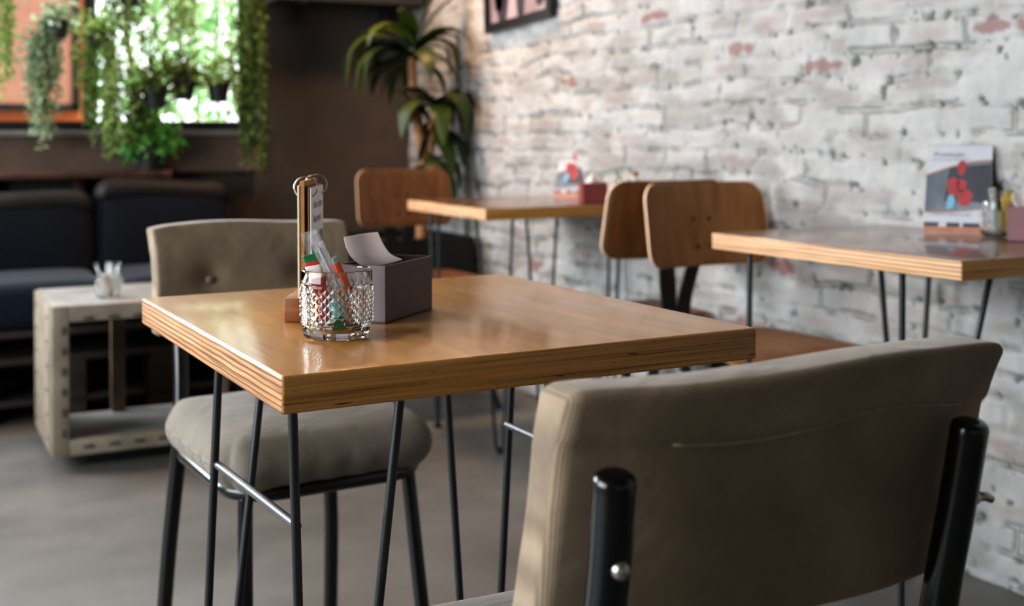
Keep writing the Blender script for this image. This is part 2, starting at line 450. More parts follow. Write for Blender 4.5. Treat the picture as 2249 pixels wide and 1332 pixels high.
def dup(root, loc, rz, label=None):
    r = root.copy(); COL.objects.link(r); r.location = loc; r.rotation_euler = (0, 0, rz)
    if label: r['label'] = label
    for ch in list(root.children):
        c = ch.copy(); COL.objects.link(c); c.parent = r
        for g in list(ch.children):
            d = g.copy(); COL.objects.link(d); d.parent = c
    return r


# ------------------------------------------------------------------ value noise for the brick wall (numpy)
rng = np.random.default_rng(11)


def vnoise(x, y, seed=0):
    r = np.random.default_rng(seed); T = r.random((256, 256))
    xi = np.floor(x).astype(int); yi = np.floor(y).astype(int); xf = x - xi; yf = y - yi
    xf = xf * xf * (3 - 2 * xf); yf = yf * yf * (3 - 2 * yf)
    g = lambda a, b: T[a % 256, b % 256]
    return (g(xi, yi) * (1 - xf) + g(xi + 1, yi) * xf) * (1 - yf) + (g(xi, yi + 1) * (1 - xf) + g(xi + 1, yi + 1) * xf) * yf


def fbm(x, y, seed=0, o=4):
    s = 0; a = 0.5; t = 0
    for k in range(o):
        s = s + a * vnoise(x * 2 ** k, y * 2 ** k, seed + k); t += a; a *= 0.5
    return s / t


WX, WY = 2.075, 5.10          # brick wall plane, back wall plane
XL, YF, ZC = -2.6, -2.2, 2.8


def brick_wall():
    ys = np.concatenate([[YF], np.arange(0.3, WY + 1e-6, 0.005)]); zs = np.concatenate([np.arange(0, 1.85, 0.005), [ZC]])
    Y, Z = np.meshgrid(ys, zs, indexing='ij')
    wy = Y + 0.030 * (fbm(Y * 5, Z * 8, 3) - .5) * 2; wz = Z + 0.026 * (fbm(Y * 4 + 9, Z * 5, 7) - .5) * 2
    hc, bl = 0.0645, 0.215
    row = np.floor(wz / hc).astype(int); v = wz / hc - row
    jit = np.random.default_rng(5).random(200)
    off = (row % 2) * 0.5 + jit[row % 200] * 0.35
    cu = wy / bl + off; colm = np.floor(cu).astype(int); u = cu - colm
    br = np.random.default_rng(8).random((200, 200))[row % 200, colm % 200]
    br2 = np.random.default_rng(9).random((200, 200))[row % 200, colm % 200]
    br3 = np.random.default_rng(10).random((200, 200))[row % 200, colm % 200]
    du = np.minimum(u, 1 - u) * bl; dv = np.minimum(v, 1 - v) * hc
    d = np.minimum(du, dv)
    rough = fbm(Y * 38, Z * 38, 21); med = fbm(Y * 13, Z * 13, 31)
    edge = np.clip((d - 0.004 - 0.006 * (rough - .5)) / 0.009, 0, 1); edge = edge * edge * (3 - 2 * edge)
    fill = np.clip((fbm(Y * 6 + 3, Z * 9, 131, 3) - 0.36) / 0.22, 0, 1); edge = 1 - (1 - edge) * (0.12 + 0.88 * fill)
    H = edge * (0.0018 + 0.0032 * br) + 0.009 * (med - .5) + 0.003 * (rough - .5) + 0.006 * (fbm(Y * 6, Z * 9, 91, 3) - .5)
    # pits and cracks
    pit = np.clip((fbm(Y * 45, Z * 45, 51, 3) - 0.705) / 0.05, 0, 1) * np.clip((0.02 - d) / 0.01, 0, 1)
    crack = np.clip((0.0045 - np.abs(d - 0.005)) / 0.003, 0, 1) * np.clip((fbm(Y * 11, Z * 11, 61, 3) - 0.53) / 0.08, 0, 1)
    H += 0.0025 * (fbm(Y * 60, Z * 60, 151, 2) - .5)
    H -= 0.006 * pit + 0.004 * crack
    ones = np.ones_like(H)
    white = np.stack([0.365 * ones, 0.363 * ones, 0.36 * ones], -1)
    tone = (0.72 + 0.40 * med + 0.14 * (rough - .5))[..., None]
    C = white * tone
    gry = np.clip((fbm(Y * 7, Z * 22, 71) - 0.50) / 0.16, 0, 1)[..., None] * 0.5
    C = C * (1 - gry) + np.array([0.165, 0.154, 0.138]) * gry
    # bare pinkish bricks: a faint blush on many, strong red on a few
    cen = np.exp(-(((u - .5 - .2 * (br2 - .5)) / 0.36) ** 2 + ((v - .52) / 0.30) ** 2)) * edge
    blush = (np.clip((br3 - 0.45) / 0.5, 0, 1) * cen * np.clip((med - 0.3) / 0.3, 0, 1) * 0.62)[..., None]
    C = C * (1 - blush) + np.array([0.225, 0.150, 0.145]) * blush
    red = ((br2 > 0.935) * np.clip((cen - 0.36 - 1.5 * (rough - .5)) / 0.3, 0, 1) * 0.75)[..., None]
    C = C * (1 - red) + np.array([0.165, 0.070, 0.066]) * red
    dk = np.clip(0.95 * pit + 0.75 * crack, 0, 1)[..., None]
    C = C * (1 - dk) + np.array([0.085, 0.08, 0.07]) * dk
    mort = ((1 - edge) * 0.18)[..., None]
    C = C * (1 - mort) + np.array([0.31, 0.315, 0.315]) * mort
    ny, nz = Y.shape
    co = np.stack([WX - H, Y, Z], -1).reshape(-1, 3)
    idx = np.arange(ny * nz).reshape(ny, nz)
    q = np.stack([idx[:-1, :-1], idx[:-1, 1:], idx[1:, 1:], idx[1:, :-1]], -1).reshape(-1, 4)
    me = bpy.data.meshes.new('wall_right')
    me.vertices.add(len(co)); me.vertices.foreach_set('co', co.ravel())
    me.loops.add(q.size); me.loops.foreach_set('vertex_index', q.ravel())
    me.polygons.add(len(q)); me.polygons.foreach_set('loop_start', np.arange(len(q)) * 4)
    me.polygons.foreach_set('use_smooth', np.ones(len(q), bool))
    me.update(); me.validate()
    at = me.attributes.new('paint', 'FLOAT_COLOR', 'POINT')
    at.data.foreach_set('color', np.concatenate([C, np.ones((ny, nz, 1))], -1).astype(np.float32).ravel())
    m, nt, b = newmat('whitewashed_brick')
    a = nt.nodes.new('ShaderNodeAttribute'); a.attribute_name = 'paint'
    n = nt.nodes.new('ShaderNodeTexNoise'); n.inputs['Scale'].default_value = 120; n.inputs['Detail'].default_value = 3
    tc = nt.nodes.new('ShaderNodeTexCoord'); nt.links.new(tc.outputs['Object'], n.inputs['Vector'])
    bn = nt.nodes.new('ShaderNodeBump'); bn.inputs['Strength'].default_value = 0.35; bn.inputs['Distance'].default_value = 0.002
    nt.links.new(n.outputs['Fac'], bn.inputs['Height']); nt.links.new(bn.outputs[0], b.inputs['Normal'])
    nt.links.new(a.outputs['Color'], b.inputs['Base Color']); b.inputs['Roughness'].default_value = 0.75
    me.materials.append(m)
    o = bpy.data.objects.new('wall_right', me); COL.objects.link(o); o['kind'] = 'structure'
    return o


# ------------------------------------------------------------------ the room
def room():
    m, nt, b = newmat('polished_concrete')
    tc = nt.nodes.new('ShaderNodeTexCoord')
    n = nt.nodes.new('ShaderNodeTexNoise'); n.inputs['Scale'].default_value = 1.7; n.inputs['Detail'].default_value = 8; n.inputs['Roughness'].default_value = 0.6
    nt.links.new(tc.outputs['Object'], n.inputs['Vector'])
    r = nt.nodes.new('ShaderNodeValToRGB'); r.color_ramp.elements[0].position = 0.3; r.color_ramp.elements[1].position = 0.7
    r.color_ramp.elements[0].color = (*srgb((74, 72, 69)), 1); r.color_ramp.elements[1].color = (*srgb((108, 106, 103)), 1)
    nt.links.new(n.outputs['Fac'], r.inputs[0]); nt.links.new(r.outputs[0], b.inputs['Base Color'])
    n2 = nt.nodes.new('ShaderNodeTexNoise'); n2.inputs['Scale'].default_value = 5; nt.links.new(tc.outputs['Object'], n2.inputs['Vector'])
    mr = nt.nodes.new('ShaderNodeMapRange'); mr.inputs[3].default_value = 0.32; mr.inputs[4].default_value = 0.55
    nt.links.new(n2.outputs['Fac'], mr.inputs[0]); nt.links.new(mr.outputs[0], b.inputs['Roughness'])
    bm = BM(); box(bm, ((XL + WX) / 2, (YF + WY) / 2, -0.05), (WX - XL + 0.3, WY - YF + 0.3, 0.1)); struct('floor', bm, m, smooth=False)
    bm = BM(); box(bm, ((XL + WX) / 2, (YF + WY) / 2, ZC + 0.05), (WX - XL + 0.6, WY - YF + 0.6, 0.1)); struct('ceiling', bm, 'ceiling', smooth=False)
    bm = BM(); box(bm, (XL - 0.05, (YF + WY) / 2, ZC / 2), (0.1, WY - YF + 0.3, ZC)); struct('wall_left', bm, 'plain', smooth=False)
    bm = BM(); box(bm, ((XL + WX) / 2, YF - 0.05, ZC / 2), (WX - XL + 0.3, 0.1, ZC)); struct('wall_front', bm, 'plain', smooth=False)
    brick_wall()
    # back wall round the window: the dark painted pier on the right, brown plaster below
    wl, wr, sz, tz = -2.2, 1.36, 0.965, 2.45
    mw, nt, b = newmat('dark_painted_plaster')
    tc = nt.nodes.new('ShaderNodeTexCoord'); n = nt.nodes.new('ShaderNodeTexNoise'); n.inputs['Scale'].default_value = 2.4; n.inputs['Detail'].default_value = 5
    nt.links.new(tc.outputs['Object'], n.inputs['Vector'])
    r = nt.nodes.new('ShaderNodeValToRGB'); r.color_ramp.elements[0].position = 0.38; r.color_ramp.elements[1].position = 0.62
    r.color_ramp.elements[0].color = (*srgb((46, 47, 47)), 1); r.color_ramp.elements[1].color = (*srgb((66, 57, 51)), 1)
    nt.links.new(n.outputs['Fac'], r.inputs[0]); nt.links.new(r.outputs[0], b.inputs['Base Color']); b.inputs['Roughness'].default_value = 0.8
    T = 0.16
    bm = BM()
    for (x0, x1, z0, z1) in ((wr, WX + 0.15, 0, ZC), (XL - 0.1, wl, 0, ZC), (wl, wr, 0, sz), (wl, wr, tz, ZC)):
        box(bm, ((x0 + x1) / 2, WY + T / 2, (z0 + z1) / 2), (x1 - x0, T, z1 - z0))
    struct('wall_back', bm, mw, smooth=False)
    bm = BM(); box(bm, ((wl + wr) / 2, WY - 0.03, sz - 0.075), (wr - wl + 0.0, 0.06, 0.15)); 
    struct('trim_1', bm, mat('brown_plaster_band', (92, 76, 66), 0.8, 4, 0.15), smooth=False)
    bm = BM(); box(bm, ((wl + wr) / 2, WY - 0.03, sz + 0.01), (wr - wl - 0.01, 0.11, 0.025), bev=0.004); struct('trim_2', bm, 'ledge')
    bm = BM(); box(bm, ((wl + wr) / 2 - 0.19, WY - 0.09, 0.812), (wr - wl - 0.38, 0.18, 0.028), bev=0.006)
    for k in range(10): box(bm, (wl + 0.2 + k * 0.33, WY - 0.04, 0.70), (0.05, 0.06, 0.20))
    struct('trim_3', bm, 'railwood')
    bm = BM(); box(bm, (wr + 0.012, WY - 0.012, 1.7), (0.024, 0.03, 1.5), bev=0.004); struct('trim_4', bm, 'litreveal')  # paler strip stands in for the daylit edge of the window reveal
    # window: black frame with mullions, one pane per bay
    win = bpy.data.objects.new('window_1', None); COL.objects.link(win); win.location = (0, WY + 0.08, sz); win['kind'] = 'structure'
    H = tz - sz
    bm = BM()
    box(bm, ((wl + wr) / 2, 0, 0.035), (wr - wl, 0.05, 0.05)); box(bm, ((wl + wr) / 2, 0, H - 0.025), (wr - wl, 0.05, 0.05))
    for x in (wl + 0.02, -0.9, -0.08, 0.70, wr - 0.02): box(bm, (x, 0, H / 2), (0.045, 0.05, H))
    o = link('window_frame', bm, 'winframe', win, smooth=False); o['kind'] = 'structure'
    for a, c in ((wl, -0.9), (-0.9, -0.08), (-0.08, 0.70), (0.70, wr)):
        bm = BM(); box(bm, ((a + c) / 2, 0, H / 2), (c - a - 0.045, 0.004, H - 0.1)); o = link('window_pane', bm, 'pane', win, smooth=False); o['kind'] = 'structure'


room()

# ------------------------------------------------------------------ cafe tables
TA, TB, TT, TH = 0.604, 0.541, 0.0346, 0.7465


def cafe_table(label, loc, rz, legs, bars=(), edges=('edge_long', 'edge_end'), rod=0.0052, TA=TA, TB=TB, top='top'):
    t = thing('cafe_table', label, 'table', loc, rz, 'square cafe tables')
    bm = BM()
    rbox(bm, (TB, TA, TT), 0.0035, (1, 1, 1), lambda p: p + Vector((0, 0, TH - TT / 2)))
    bm.normal_update()
    for f in bm.faces:
        n = f.normal
        f.material_index = 0 if abs(n.z) > 0.75 else (1 if abs(n.y) > abs(n.x) else 2)
    link('tabletop', bm, [top, edges[0], edges[1]], t, autos=40)
    P = lambda s, i, z: Vector((-TB / 2 + s, -TA / 2 + i, z))
    zt = TH - TT
    for (a, b, f) in legs:
        A, B, Ft = P(*a, zt), P(*b, zt), P(*f, 0.012)
        dirv = (B - A); dirv.z = 0; dirv.normalize()
        g = 0.012
        pa = Ft - dirv * g + Vector((0, 0, 0.012)); pb = Ft + dirv * g + Vector((0, 0, 0.012))
        arc = [Ft + Vector((0, 0, 0.012)) + (-dirv * math.cos(q) * g) + Vector((0, 0, -math.sin(q) * g)) for q in [PI * k / 8 for k in range(9)]]
        bm = BM(); tube(bm, [A, A.lerp(pa, .33), A.lerp(pa, .66)] + arc + [pb.lerp(B, .33), pb.lerp(B, .66), B], rod, 10)
        for q in (A, B): box(bm, q + Vector((0, 0, -0.0015)), (0.03, 0.03, 0.003))
        lg = link('leg', bm, 'steel', t, autos=50)
        bm = BM(); lathe(bm, [(0, 0), (0.011, 0), (0.012, 0.008), (0.009, 0.016), (0, 0.016)], 12, (Ft.x, Ft.y, 0)); link('foot', bm, 'rubber', lg)
    for (a, b, z) in bars:
        bm = BM(); A, B = P(*a, z), P(*b, z); d = (B - A).normalized()
        tube(bm, [A, A.lerp(B, .5), B + d * 0.003], rod * 0.95, 10); link('crossbar', bm, 'bar', t, autos=50)
    return t


LEGS = [((.054, .137), (.176, .137), (.085, .145)), ((.054, .4125), (.13, .47), (.035, .44)),
        ((.461, .137), (.352, .137), (.41, .14)), ((.461, .4125), (.352, .4125), (.41, .42))]
MAINLOC = Vector((0.5653, 1.357, 0)); MAINROT = math.radians(1.46)
cafe_table('front square cafe table with thick layered wood top holding the glass and wooden menu block', MAINLOC, MAINROT, LEGS,
           bars=(((.061, .1435), (.050, .420), .563), ((.450, .1415), (.450, .414), .563)))
# corner A = left far corner of each top
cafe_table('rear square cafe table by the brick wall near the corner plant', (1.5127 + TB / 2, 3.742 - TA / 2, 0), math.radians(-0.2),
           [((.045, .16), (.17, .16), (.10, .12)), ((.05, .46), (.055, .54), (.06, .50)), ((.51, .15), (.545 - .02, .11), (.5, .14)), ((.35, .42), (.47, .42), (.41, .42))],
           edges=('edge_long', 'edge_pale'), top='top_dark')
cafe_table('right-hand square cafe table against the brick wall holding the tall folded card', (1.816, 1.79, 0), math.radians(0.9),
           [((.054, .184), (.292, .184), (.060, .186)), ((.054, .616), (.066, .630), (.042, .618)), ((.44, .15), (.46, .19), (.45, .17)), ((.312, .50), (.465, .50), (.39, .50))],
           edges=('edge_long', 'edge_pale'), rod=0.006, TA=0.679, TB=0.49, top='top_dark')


# ------------------------------------------------------------------ upholstered chairs
def upholstered_chair(label, loc, rz, W=0.385, bend=0.030, rim=0.010):
    t = thing('upholstered_chair', label, 'chair', loc, rz, 'grey upholstered chairs at the front table')
    # seat cushion: puffy, tufted in the middle, pulled in under the rim

    def seatfn(p):
        x, y, z = p
        u, v = x / 0.1925, y / 0.205
        rr = min(1.0, max(abs(u), abs(v)))
        dome = 0.020 * (1 - rr ** 3)
        tuft = 0.024 * math.exp(-(x * x + (y + 0.01) ** 2) / 0.0011)
        pull = 0.004 * math.sin(math.atan2(v, u) * 22) * max(0, (rr - 0.75) * 4) * (1.0 if z < 0.012 else 0.3)
        k = 1.0 - 0.13 * max(0, (0.01 - z) / 0.05) ** 1.4
        zz = z + (dome - tuft if z > 0 else 0)
        return (x * k * (1 + pull * 2), y * k * (1 + pull * 2), zz + 0.446)
    bm = BM(); rbox(bm, (0.378, 0.41, 0.088), 0.040, (26, 26, 2), seatfn)
    # rounder corners
    for v in bm.verts:
        ax, ay = abs(v.co.x), abs(v.co.y)
        ex, ey = max(0, ax - 0.12), max(0, ay - 0.12)
        if ex > 0 and ey > 0:
            L = math.hypot(ex, ey); m = max(ex, ey); s = (m / L) * 0.75 + 0.25
            v.co.x = math.copysign(0.12 + ex * s, v.co.x); v.co.y = math.copysign(0.12 + ey * s, v.co.y)
    sc = link('seat_cushion', bm, 'fabric2', t)
    bm = BM(); bmesh.ops.create_uvsphere(bm, u_segments=12, v_segments=8, radius=0.009); bmesh.ops.scale(bm, vec=(1, 1, 0.5), verts=bm.verts)
    link('button', bm, 'button', sc, loc=(0, -0.01, 0.490))

    # back pad
    def padfn(p):
        x, y, z = p                                   # z: -0.1 .. 0.1
        u = x / (W / 2)
        flare = 1 + 0.012 * max(0, z / 0.1) ** 2 + 0.03 * max(0, -z / 0.1)
        yy = y + bend * u * u - 0.012 * max(0, (z - 0.04) / 0.06) ** 2
        if y < 0:                                     # rear: upper cloth turned over, hem line at two thirds
            hem = 0.0045 / (1 + math.exp(-(z - (0.052 + 0.004 * math.sin(u * 5))) / 0.0012))
            yy -= hem + 0.0016 * math.sin(u * 9 + z * 30) * (1 - abs(u))
        else:
            for bx in (-0.088, 0.088):
                yy -= 0.014 * math.exp(-((x - bx) ** 2 + z * z) / 0.0006)
            yy += 0.010 * (1 - u * u) * (1 - (z / 0.1) ** 2)
        zz = z + 0.004 * math.sin(u * 3.1 + 0.6) * max(0, z / 0.1) - 0.003 * max(0, abs(u) - 0.86) / 0.14 * max(0, z / 0.1)
        tilt = (0.1 - z) * 0.20
        return (x * flare, yy - 0.25 + tilt, zz + 0.705)
    bm = BM(); rbox(bm, (W, 0.046, 0.19), rim, (30, 2, 34), padfn)
    bp = link('back_pad', bm, 'fabric', t)
    bm = BM(); tube(bm, [Vector(padfn(Vector((x * W / 2 * 0.93, -0.0240, 0.0500 + 0.004 * math.sin(x * 5))))) for x in [-0.66 + 1.50 * k / 30 for k in range(31)]], 0.0009, 6); link('hem', bm, 'hem', bp)
    for bx in (-0.088, 0.088):
        bm = BM(); bmesh.ops.create_uvsphere(bm, u_segments=12, v_segments=8, radius=0.008); bmesh.ops.scale(bm, vec=(1, 0.55, 1), verts=bm.verts)
        link('button', bm, 'button', bp, loc=(bx, -0.25 + 0.021 + 0.025 - 0.004 + 0.005, 0.70))
    # frame
    rr = 0.012

    def rring(hx, hy, R, z, n=7):
        out = []
        for (sx, sy, a0) in ((1, 1, 0), (-1, 1, PI / 2), (-1, -1, PI), (1, -1, 1.5 * PI)):
            for k in range(n):
                a = a0 + PI / 2 * k / (n - 1); out.append((sx * (hx - R) + R * math.cos(a), sy * (hy - R) + R * math.sin(a), z))
        return out
    bm = BM(); tube(bm, rring(0.160, 0.178, 0.075, 0.412), 0.0125, 12, closed=True); link('seat_frame', bm, 'blacktube', t)
    for s in (-1, 1):
        bm = BM()
        tube(bm, smooth_path([(s * 0.138, 0.150, 0.408), (s * 0.142, 0.160, 0.33), (s * 0.150, 0.185, 0.16), (s * 0.160, 0.215, 0.008)], 6), rr, 14); lg = link('leg', bm, 'blacktube', t)
        bm = BM(); lathe(bm, [(0, 0), (0.014, 0), (0.014, 0.02), (0, 0.02)], 12, (s * 0.160, 0.215, 0)); link('foot', bm, 'rubber', lg)
        bm = BM()
        top = 0.745; ox = -0.018; yt = -0.250 - 0.021 - 0.0175 + 0.059 * 0.20 + 0.012 * 0.55
        path = [(s * 0.165, -0.262, 0.008), (s * 0.156, -0.232, 0.22), (s * 0.142, -0.214, 0.40), (s * 0.144 + ox * .5, -0.224, 0.50), (s * 0.150 + ox, yt + 0.141 * 0.20, 0.60), (s * 0.152 + ox, yt + 0.06 * 0.20, 0.68), (s * 0.154 + ox, yt + 0.006 * 0.20, top - 0.005), None]
        pts = smooth_path(path[:-1], 5); e = (pts[-1] - pts[-2]).normalized(); pts = pts + [pts[-1] + e * 0.003, pts[-1] + e * 0.005, pts[-1] + e * 0.0055]; rad = [0.0140] * (len(pts) - 3) + [0.0132, 0.0105, 0.006]
        tube(bm, pts, rad, 16); lg = link('leg', bm, 'blacktube', t)
        bm = BM(); lathe(bm, [(0, 0), (0.0155, 0), (0.0155, 0.02), (0, 0.02)], 12, (s * 0.165, -0.262, 0)); link('foot', bm, 'rubber', lg)
        bm = BM(); bmesh.ops.create_uvsphere(bm, u_segments=12, v_segments=8, radius=0.0065)
        side = 0.0135 if s > 0 else 0.0
        bmesh.ops.translate(bm, vec=(s * 0.152 + ox + side, yt + 0.06 * 0.20 - (0.014 if s < 0 else 0.002), 0.684), verts=bm.verts)
        if s > 0: tube(bm, [(0.150, yt + 0.010, 0.684), (0.161, yt + 0.009, 0.683), (0.166, yt + 0.008, 0.680)], [0.004, 0.0038, 0.003], 8)
        link('bolt', bm, 'bolt', lg)
    return t


upholstered_chair('grey corduroy chair with its back turned in the right foreground', (0.582, 0.919, 0), math.radians(-1.1))
upholstered_chair('grey tufted chair behind the front table facing the camera', (0.602, 2.000, 0), math.radians(183.5), W=0.368, bend=0.016, rim=0.006)


# ------------------------------------------------------------------ wooden shell chairs
def wooden_chair(label, loc, rz, wood, shift=0.0, spread=1.0, bw=0.021):
    t = thing('wooden_chair', label, 'chair', loc, rz, 'wooden chairs along the brick wall')

    def bfn(p):
        x, y, z = p
        u = x / 0.19
        k = 1 - 0.035 * (z / 0.105 + 1) * 0.5
        return (x * k, y + 0.035 * u * u - 0.235 - (z) * 0.20 , z + 0.728)
    bm = BM(); rbox(bm, (0.38, 0.012, 0.212), 0.004, (14, 1, 8), bfn, flat='y', rc=0.045)
    bm.normal_update()
    bk = link('backrest', bm, wood, t, autos=60)
    bm = BM()                                         # pale ply rim, a narrow band round the outline
    pts = []
    for (sx, sz, a0) in ((1, 1, 0), (-1, 1, PI / 2), (-1, -1, PI), (1, -1, 1.5 * PI)):
        for k in range(7):
            a = a0 + PI / 2 * k / 6; pts.append((sx * (0.19 - 0.045) + 0.045 * math.cos(a), 0, sz * (0.106 - 0.045) + 0.045 * math.sin(a)))
    dense = []
    for i in range(len(pts)):
        a, b = Vector(pts[i]), Vector(pts[(i + 1) % len(pts)])
        nseg = max(1, int((b - a).length / 0.02))
        for k in range(nseg): dense.append(a.lerp(b, k / nseg))
    A = [bm.verts.new(bfn(Vector((p.x * 1.004, -0.0045, p.z * 1.006)))) for p in dense]; B = [bm.verts.new(bfn(Vector((p.x * 1.004, 0.0045, p.z * 1.006)))) for p in dense]
    for i in range(len(dense)):
        j = (i + 1) % len(dense); bm.faces.new((A[i], A[j], B[j], B[i]))
    link('edge_band', bm, 'plyedge', bk)
    for (bx, bz) in ((-0.025, 0.012), (0.025, 0.012), (-0.02, -0.058), (0.02, -0.058)):
        for sy in (-1, 1):
            bm = BM(); bmesh.ops.create_uvsphere(bm, u_segments=8, v_segments=6, radius=0.0055); bmesh.ops.scale(bm, vec=(1, 0.4, 1), verts=bm.verts)
            q = bfn(Vector((bx, sy * 0.007, bz))); link('screw', bm, 'blackflat', bk, loc=q)

    def sfn(p):
        x, y, z = p
        v = y / 0.19
        k = 1 - 0.10 * (0.5 - v * 0.5)
        dz = -0.012 * math.exp(-(x * x + (y + 0.04) ** 2) / 0.012) - 0.030 * max(0, v - 0.55) ** 2 * 4 + 0.012 * max(0, -v - 0.5) ** 2
        return (x * k, y, z + 0.450 + dz)
    bm = BM(); rbox(bm, (0.40, 0.38, 0.012), 0.004, (10, 10, 1), sfn, flat='z', rc=0.07)
    link('seat', bm, wood, t, autos=60)
    # black folded-steel frame: two V bars up to the backrest, compass legs each side
    for s in (-1, 1):
        bm = BM()
        pts = [(s * 0.019, -0.165, 0.428), (s * 0.019, -0.240, 0.440), (s * 0.020, -0.262, 0.47), (s * 0.025, -0.264, 0.53), (s * 0.038, -0.252, 0.60), (s * 0.046, -0.238, 0.652)]
        pts = [(x * spread + shift * min(1, max(0, (-0.16 - y) / 0.08)), y, z) for x, y, z in pts]
        P = smooth_path(pts, 4)
        n = len(P); A = []; Bv = []
        for i, p in enumerate(P):
            w = bw
            A.append((bm.verts.new(p + Vector((-w, 0.004, 0))), bm.verts.new(p + Vector((w, 0.004, 0))), bm.verts.new(p + Vector((w, -0.004, 0))), bm.verts.new(p + Vector((-w, -0.004, 0)))))
        for i in range(n - 1):
            for k in range(4): bm.faces.new((A[i][k], A[i][(k + 1) % 4], A[i + 1][(k + 1) % 4], A[i + 1][k]))
        bm.faces.new(A[0][::-1]); bm.faces.new(A[-1])
        link('back_support', bm, 'blackflat', t, autos=40)
        for (fy, nm) in ((0.19, 'leg'), (-0.23, 'leg')):
            bm = BM()
            top = Vector((s * 0.13, 0.0 if fy > 0 else -0.03, 0.405)); foot = Vector((s * 0.19, fy, 0.012))
            dv = (foot - top); w0, w1 = 0.020, 0.011
            vs = []
            for p, w in ((top, w0), (top.lerp(foot, .5), (w0 + w1) / 2 + 0.004), (foot, w1)):
                vs.append([bm.verts.new(p + Vector((0.007 * a, w * c, 0))) for a, c in ((-1, -1), (1, -1), (1, 1), (-1, 1))])
            for i in range(2):
                for k in range(4): bm.faces.new((vs[i][k], vs[i][(k + 1) % 4], vs[i + 1][(k + 1) % 4], vs[i + 1][k]))
            bm.faces.new(vs[0][::-1]); bm.faces.new(vs[-1])
            lg = link('leg', bm, 'blackflat', t, autos=40)
            bm = BM(); box(bm, (foot.x, foot.y, 0.006), (0.02, 0.03, 0.012), bev=0.003); link('foot', bm, 'rubber', lg)
    bm = BM(); box(bm, (0, -0.01, 0.418), (0.29, 0.03, 0.026), bev=0.004); box(bm, (0, -0.09, 0.43), (0.05, 0.19, 0.02), bev=0.003)
    box(bm, (0, 0.0, 0.436), (0.18, 0.16, 0.012), bev=0.002)
    link('seat_frame', bm, 'blackflat', t, autos=40)
    return t


wooden_chair('wooden chair facing the right-hand table, seat and whole backrest front in view', (1.855, 2.332, 0), PI, 'chairwood', shift=0.056)
wooden_chair('wooden chair back to back behind another, half hidden, facing the rear table', (1.878, 2.975, 0), 0.0, 'chairwood_dark', shift=-0.020, spread=0.2, bw=0.014)
wooden_chair('wooden chair behind the rear table in front of the dark back wall', (1.682, 3.985, 0), PI, 'chairwood_dark')


# ------------------------------------------------------------------ pressed glass tumbler
def tumbler_mesh():
    bm = BM()
    N = 30                                            # diamonds round
    n2 = N * 2
    Rm = 0.0378
    z0, z1, rows = 0.0155, 0.0545, 9                 # half rows of the diamond band

    def ring(r, z, n=n2, half=0.0): return [bm.verts.new((r * math.cos(2 * PI * (k + half) / n), r * math.sin(2 * PI * (k + half) / n), z)) for k in range(n)]

    def join(A, B):
        n = len(A)
        for k in range(n): bm.faces.new((A[k], A[(k + 1) % n], B[(k + 1) % n], B[k]))
    # outside, bottom up; the foot has eight flat facets with bevelled corners
    def facet(r, z, p=0.9):
        out = []
        for k in range(n2):
            a = 2 * PI * k / n2; q = (a % (PI / 4)) - PI / 8
            out.append(bm.verts.new((r * p / math.cos(q) * math.cos(a) if False else r * (math.cos(PI / 8) / math.cos(q)) * math.cos(a), r * (math.cos(PI / 8) / math.cos(q)) * math.sin(a), z)))
        return out
    c0 = bm.verts.new((0, 0, 0.0022))
    b0 = ring(0.026, 0.0006)
    for k in range(n2): bm.faces.new((c0, b0[(k + 1) % n2], b0[k]))
    b1 = facet(0.0335, 0.0006); join(b0, b1)
    b2 = facet(0.0375, 0.005); join(b1, b2)
    b3 = facet(0.0385, 0.0130); join(b2, b3)
    b4 = ring(0.0368, 0.0142); join(b3, b4)
    # diamond band
    low, hi = Rm, Rm + 0.0016
    band = []
    for j in range(rows + 1):
        z = z0 + (z1 - z0) * j / rows
        rr = []
        for k in range(n2):
            high = (k + j) % 2 == 1 and 0 < j < rows
            r = hi if high else low
            a = 2 * PI * k / n2
            rr.append(bm.verts.new((r * math.cos(a), r * math.sin(a), z)))
        band.append(rr)
    join(b4, band[0])
    for j in range(rows):
        for k in range(n2):
            A, B, C, D = band[j][k], band[j][(k + 1) % n2], band[j + 1][(k + 1) % n2], band[j + 1][k]
            if (k + j) % 2 == 0: bm.faces.new((A, B, C)); bm.faces.new((A, C, D))      # even corner is a groove crossing
            else: bm.faces.new((A, B, D)); bm.faces.new((B, C, D))
    # the diagonals must run between groove crossings (even), so flip where they do not
    t0 = ring(0.0384, 0.0560); join(band[-1], t0)
    t1 = ring(0.0388, 0.0572); join(t0, t1)
    t2 = ring(0.0378, 0.0582); join(t1, t2)
    t3 = ring(0.0376, 0.0700); join(t2, t3)
    t4 = ring(0.0372, 0.0716); join(t3, t4)
    t5 = ring(0.0362, 0.0722); join(t4, t5)
    t6 = ring(0.0352, 0.0716); join(t5, t6)
    i0 = ring(0.0348, 0.0690); join(t6, i0)
    i1 = ring(0.0345, 0.0400); join(i0, i1)
    i2 = ring(0.0338, 0.0120); join(i1, i2)
    i3 = ring(0.0310, 0.0078); join(i2, i3)
    i4 = ring(0.0200, 0.0068); join(i3, i4)
    c1 = bm.verts.new((0, 0, 0.0066))
    for k in range(n2): bm.faces.new((i4[k], i4[(k + 1) % n2], c1))
    bmesh.ops.recalc_face_normals(bm, faces=bm.faces)
    return bm


_tm = link('glass_tumbler', tumbler_mesh(), 'glass', autos=14)
GL = c2r(-0.1876, 1.2835, TH + 0.0005)


def tumbler(label, loc, first=[True]):
    if first[0]:
        o = _tm; first[0] = False
    else:
        o = _tm.copy(); COL.objects.link(o)
    o.location = loc
    return tag(o, label, 'glass', 'pressed glass tumblers with sachets and straws')


tumbler('clear diamond-pattern glass tumbler on the front table, full of sachets and straws', GL)


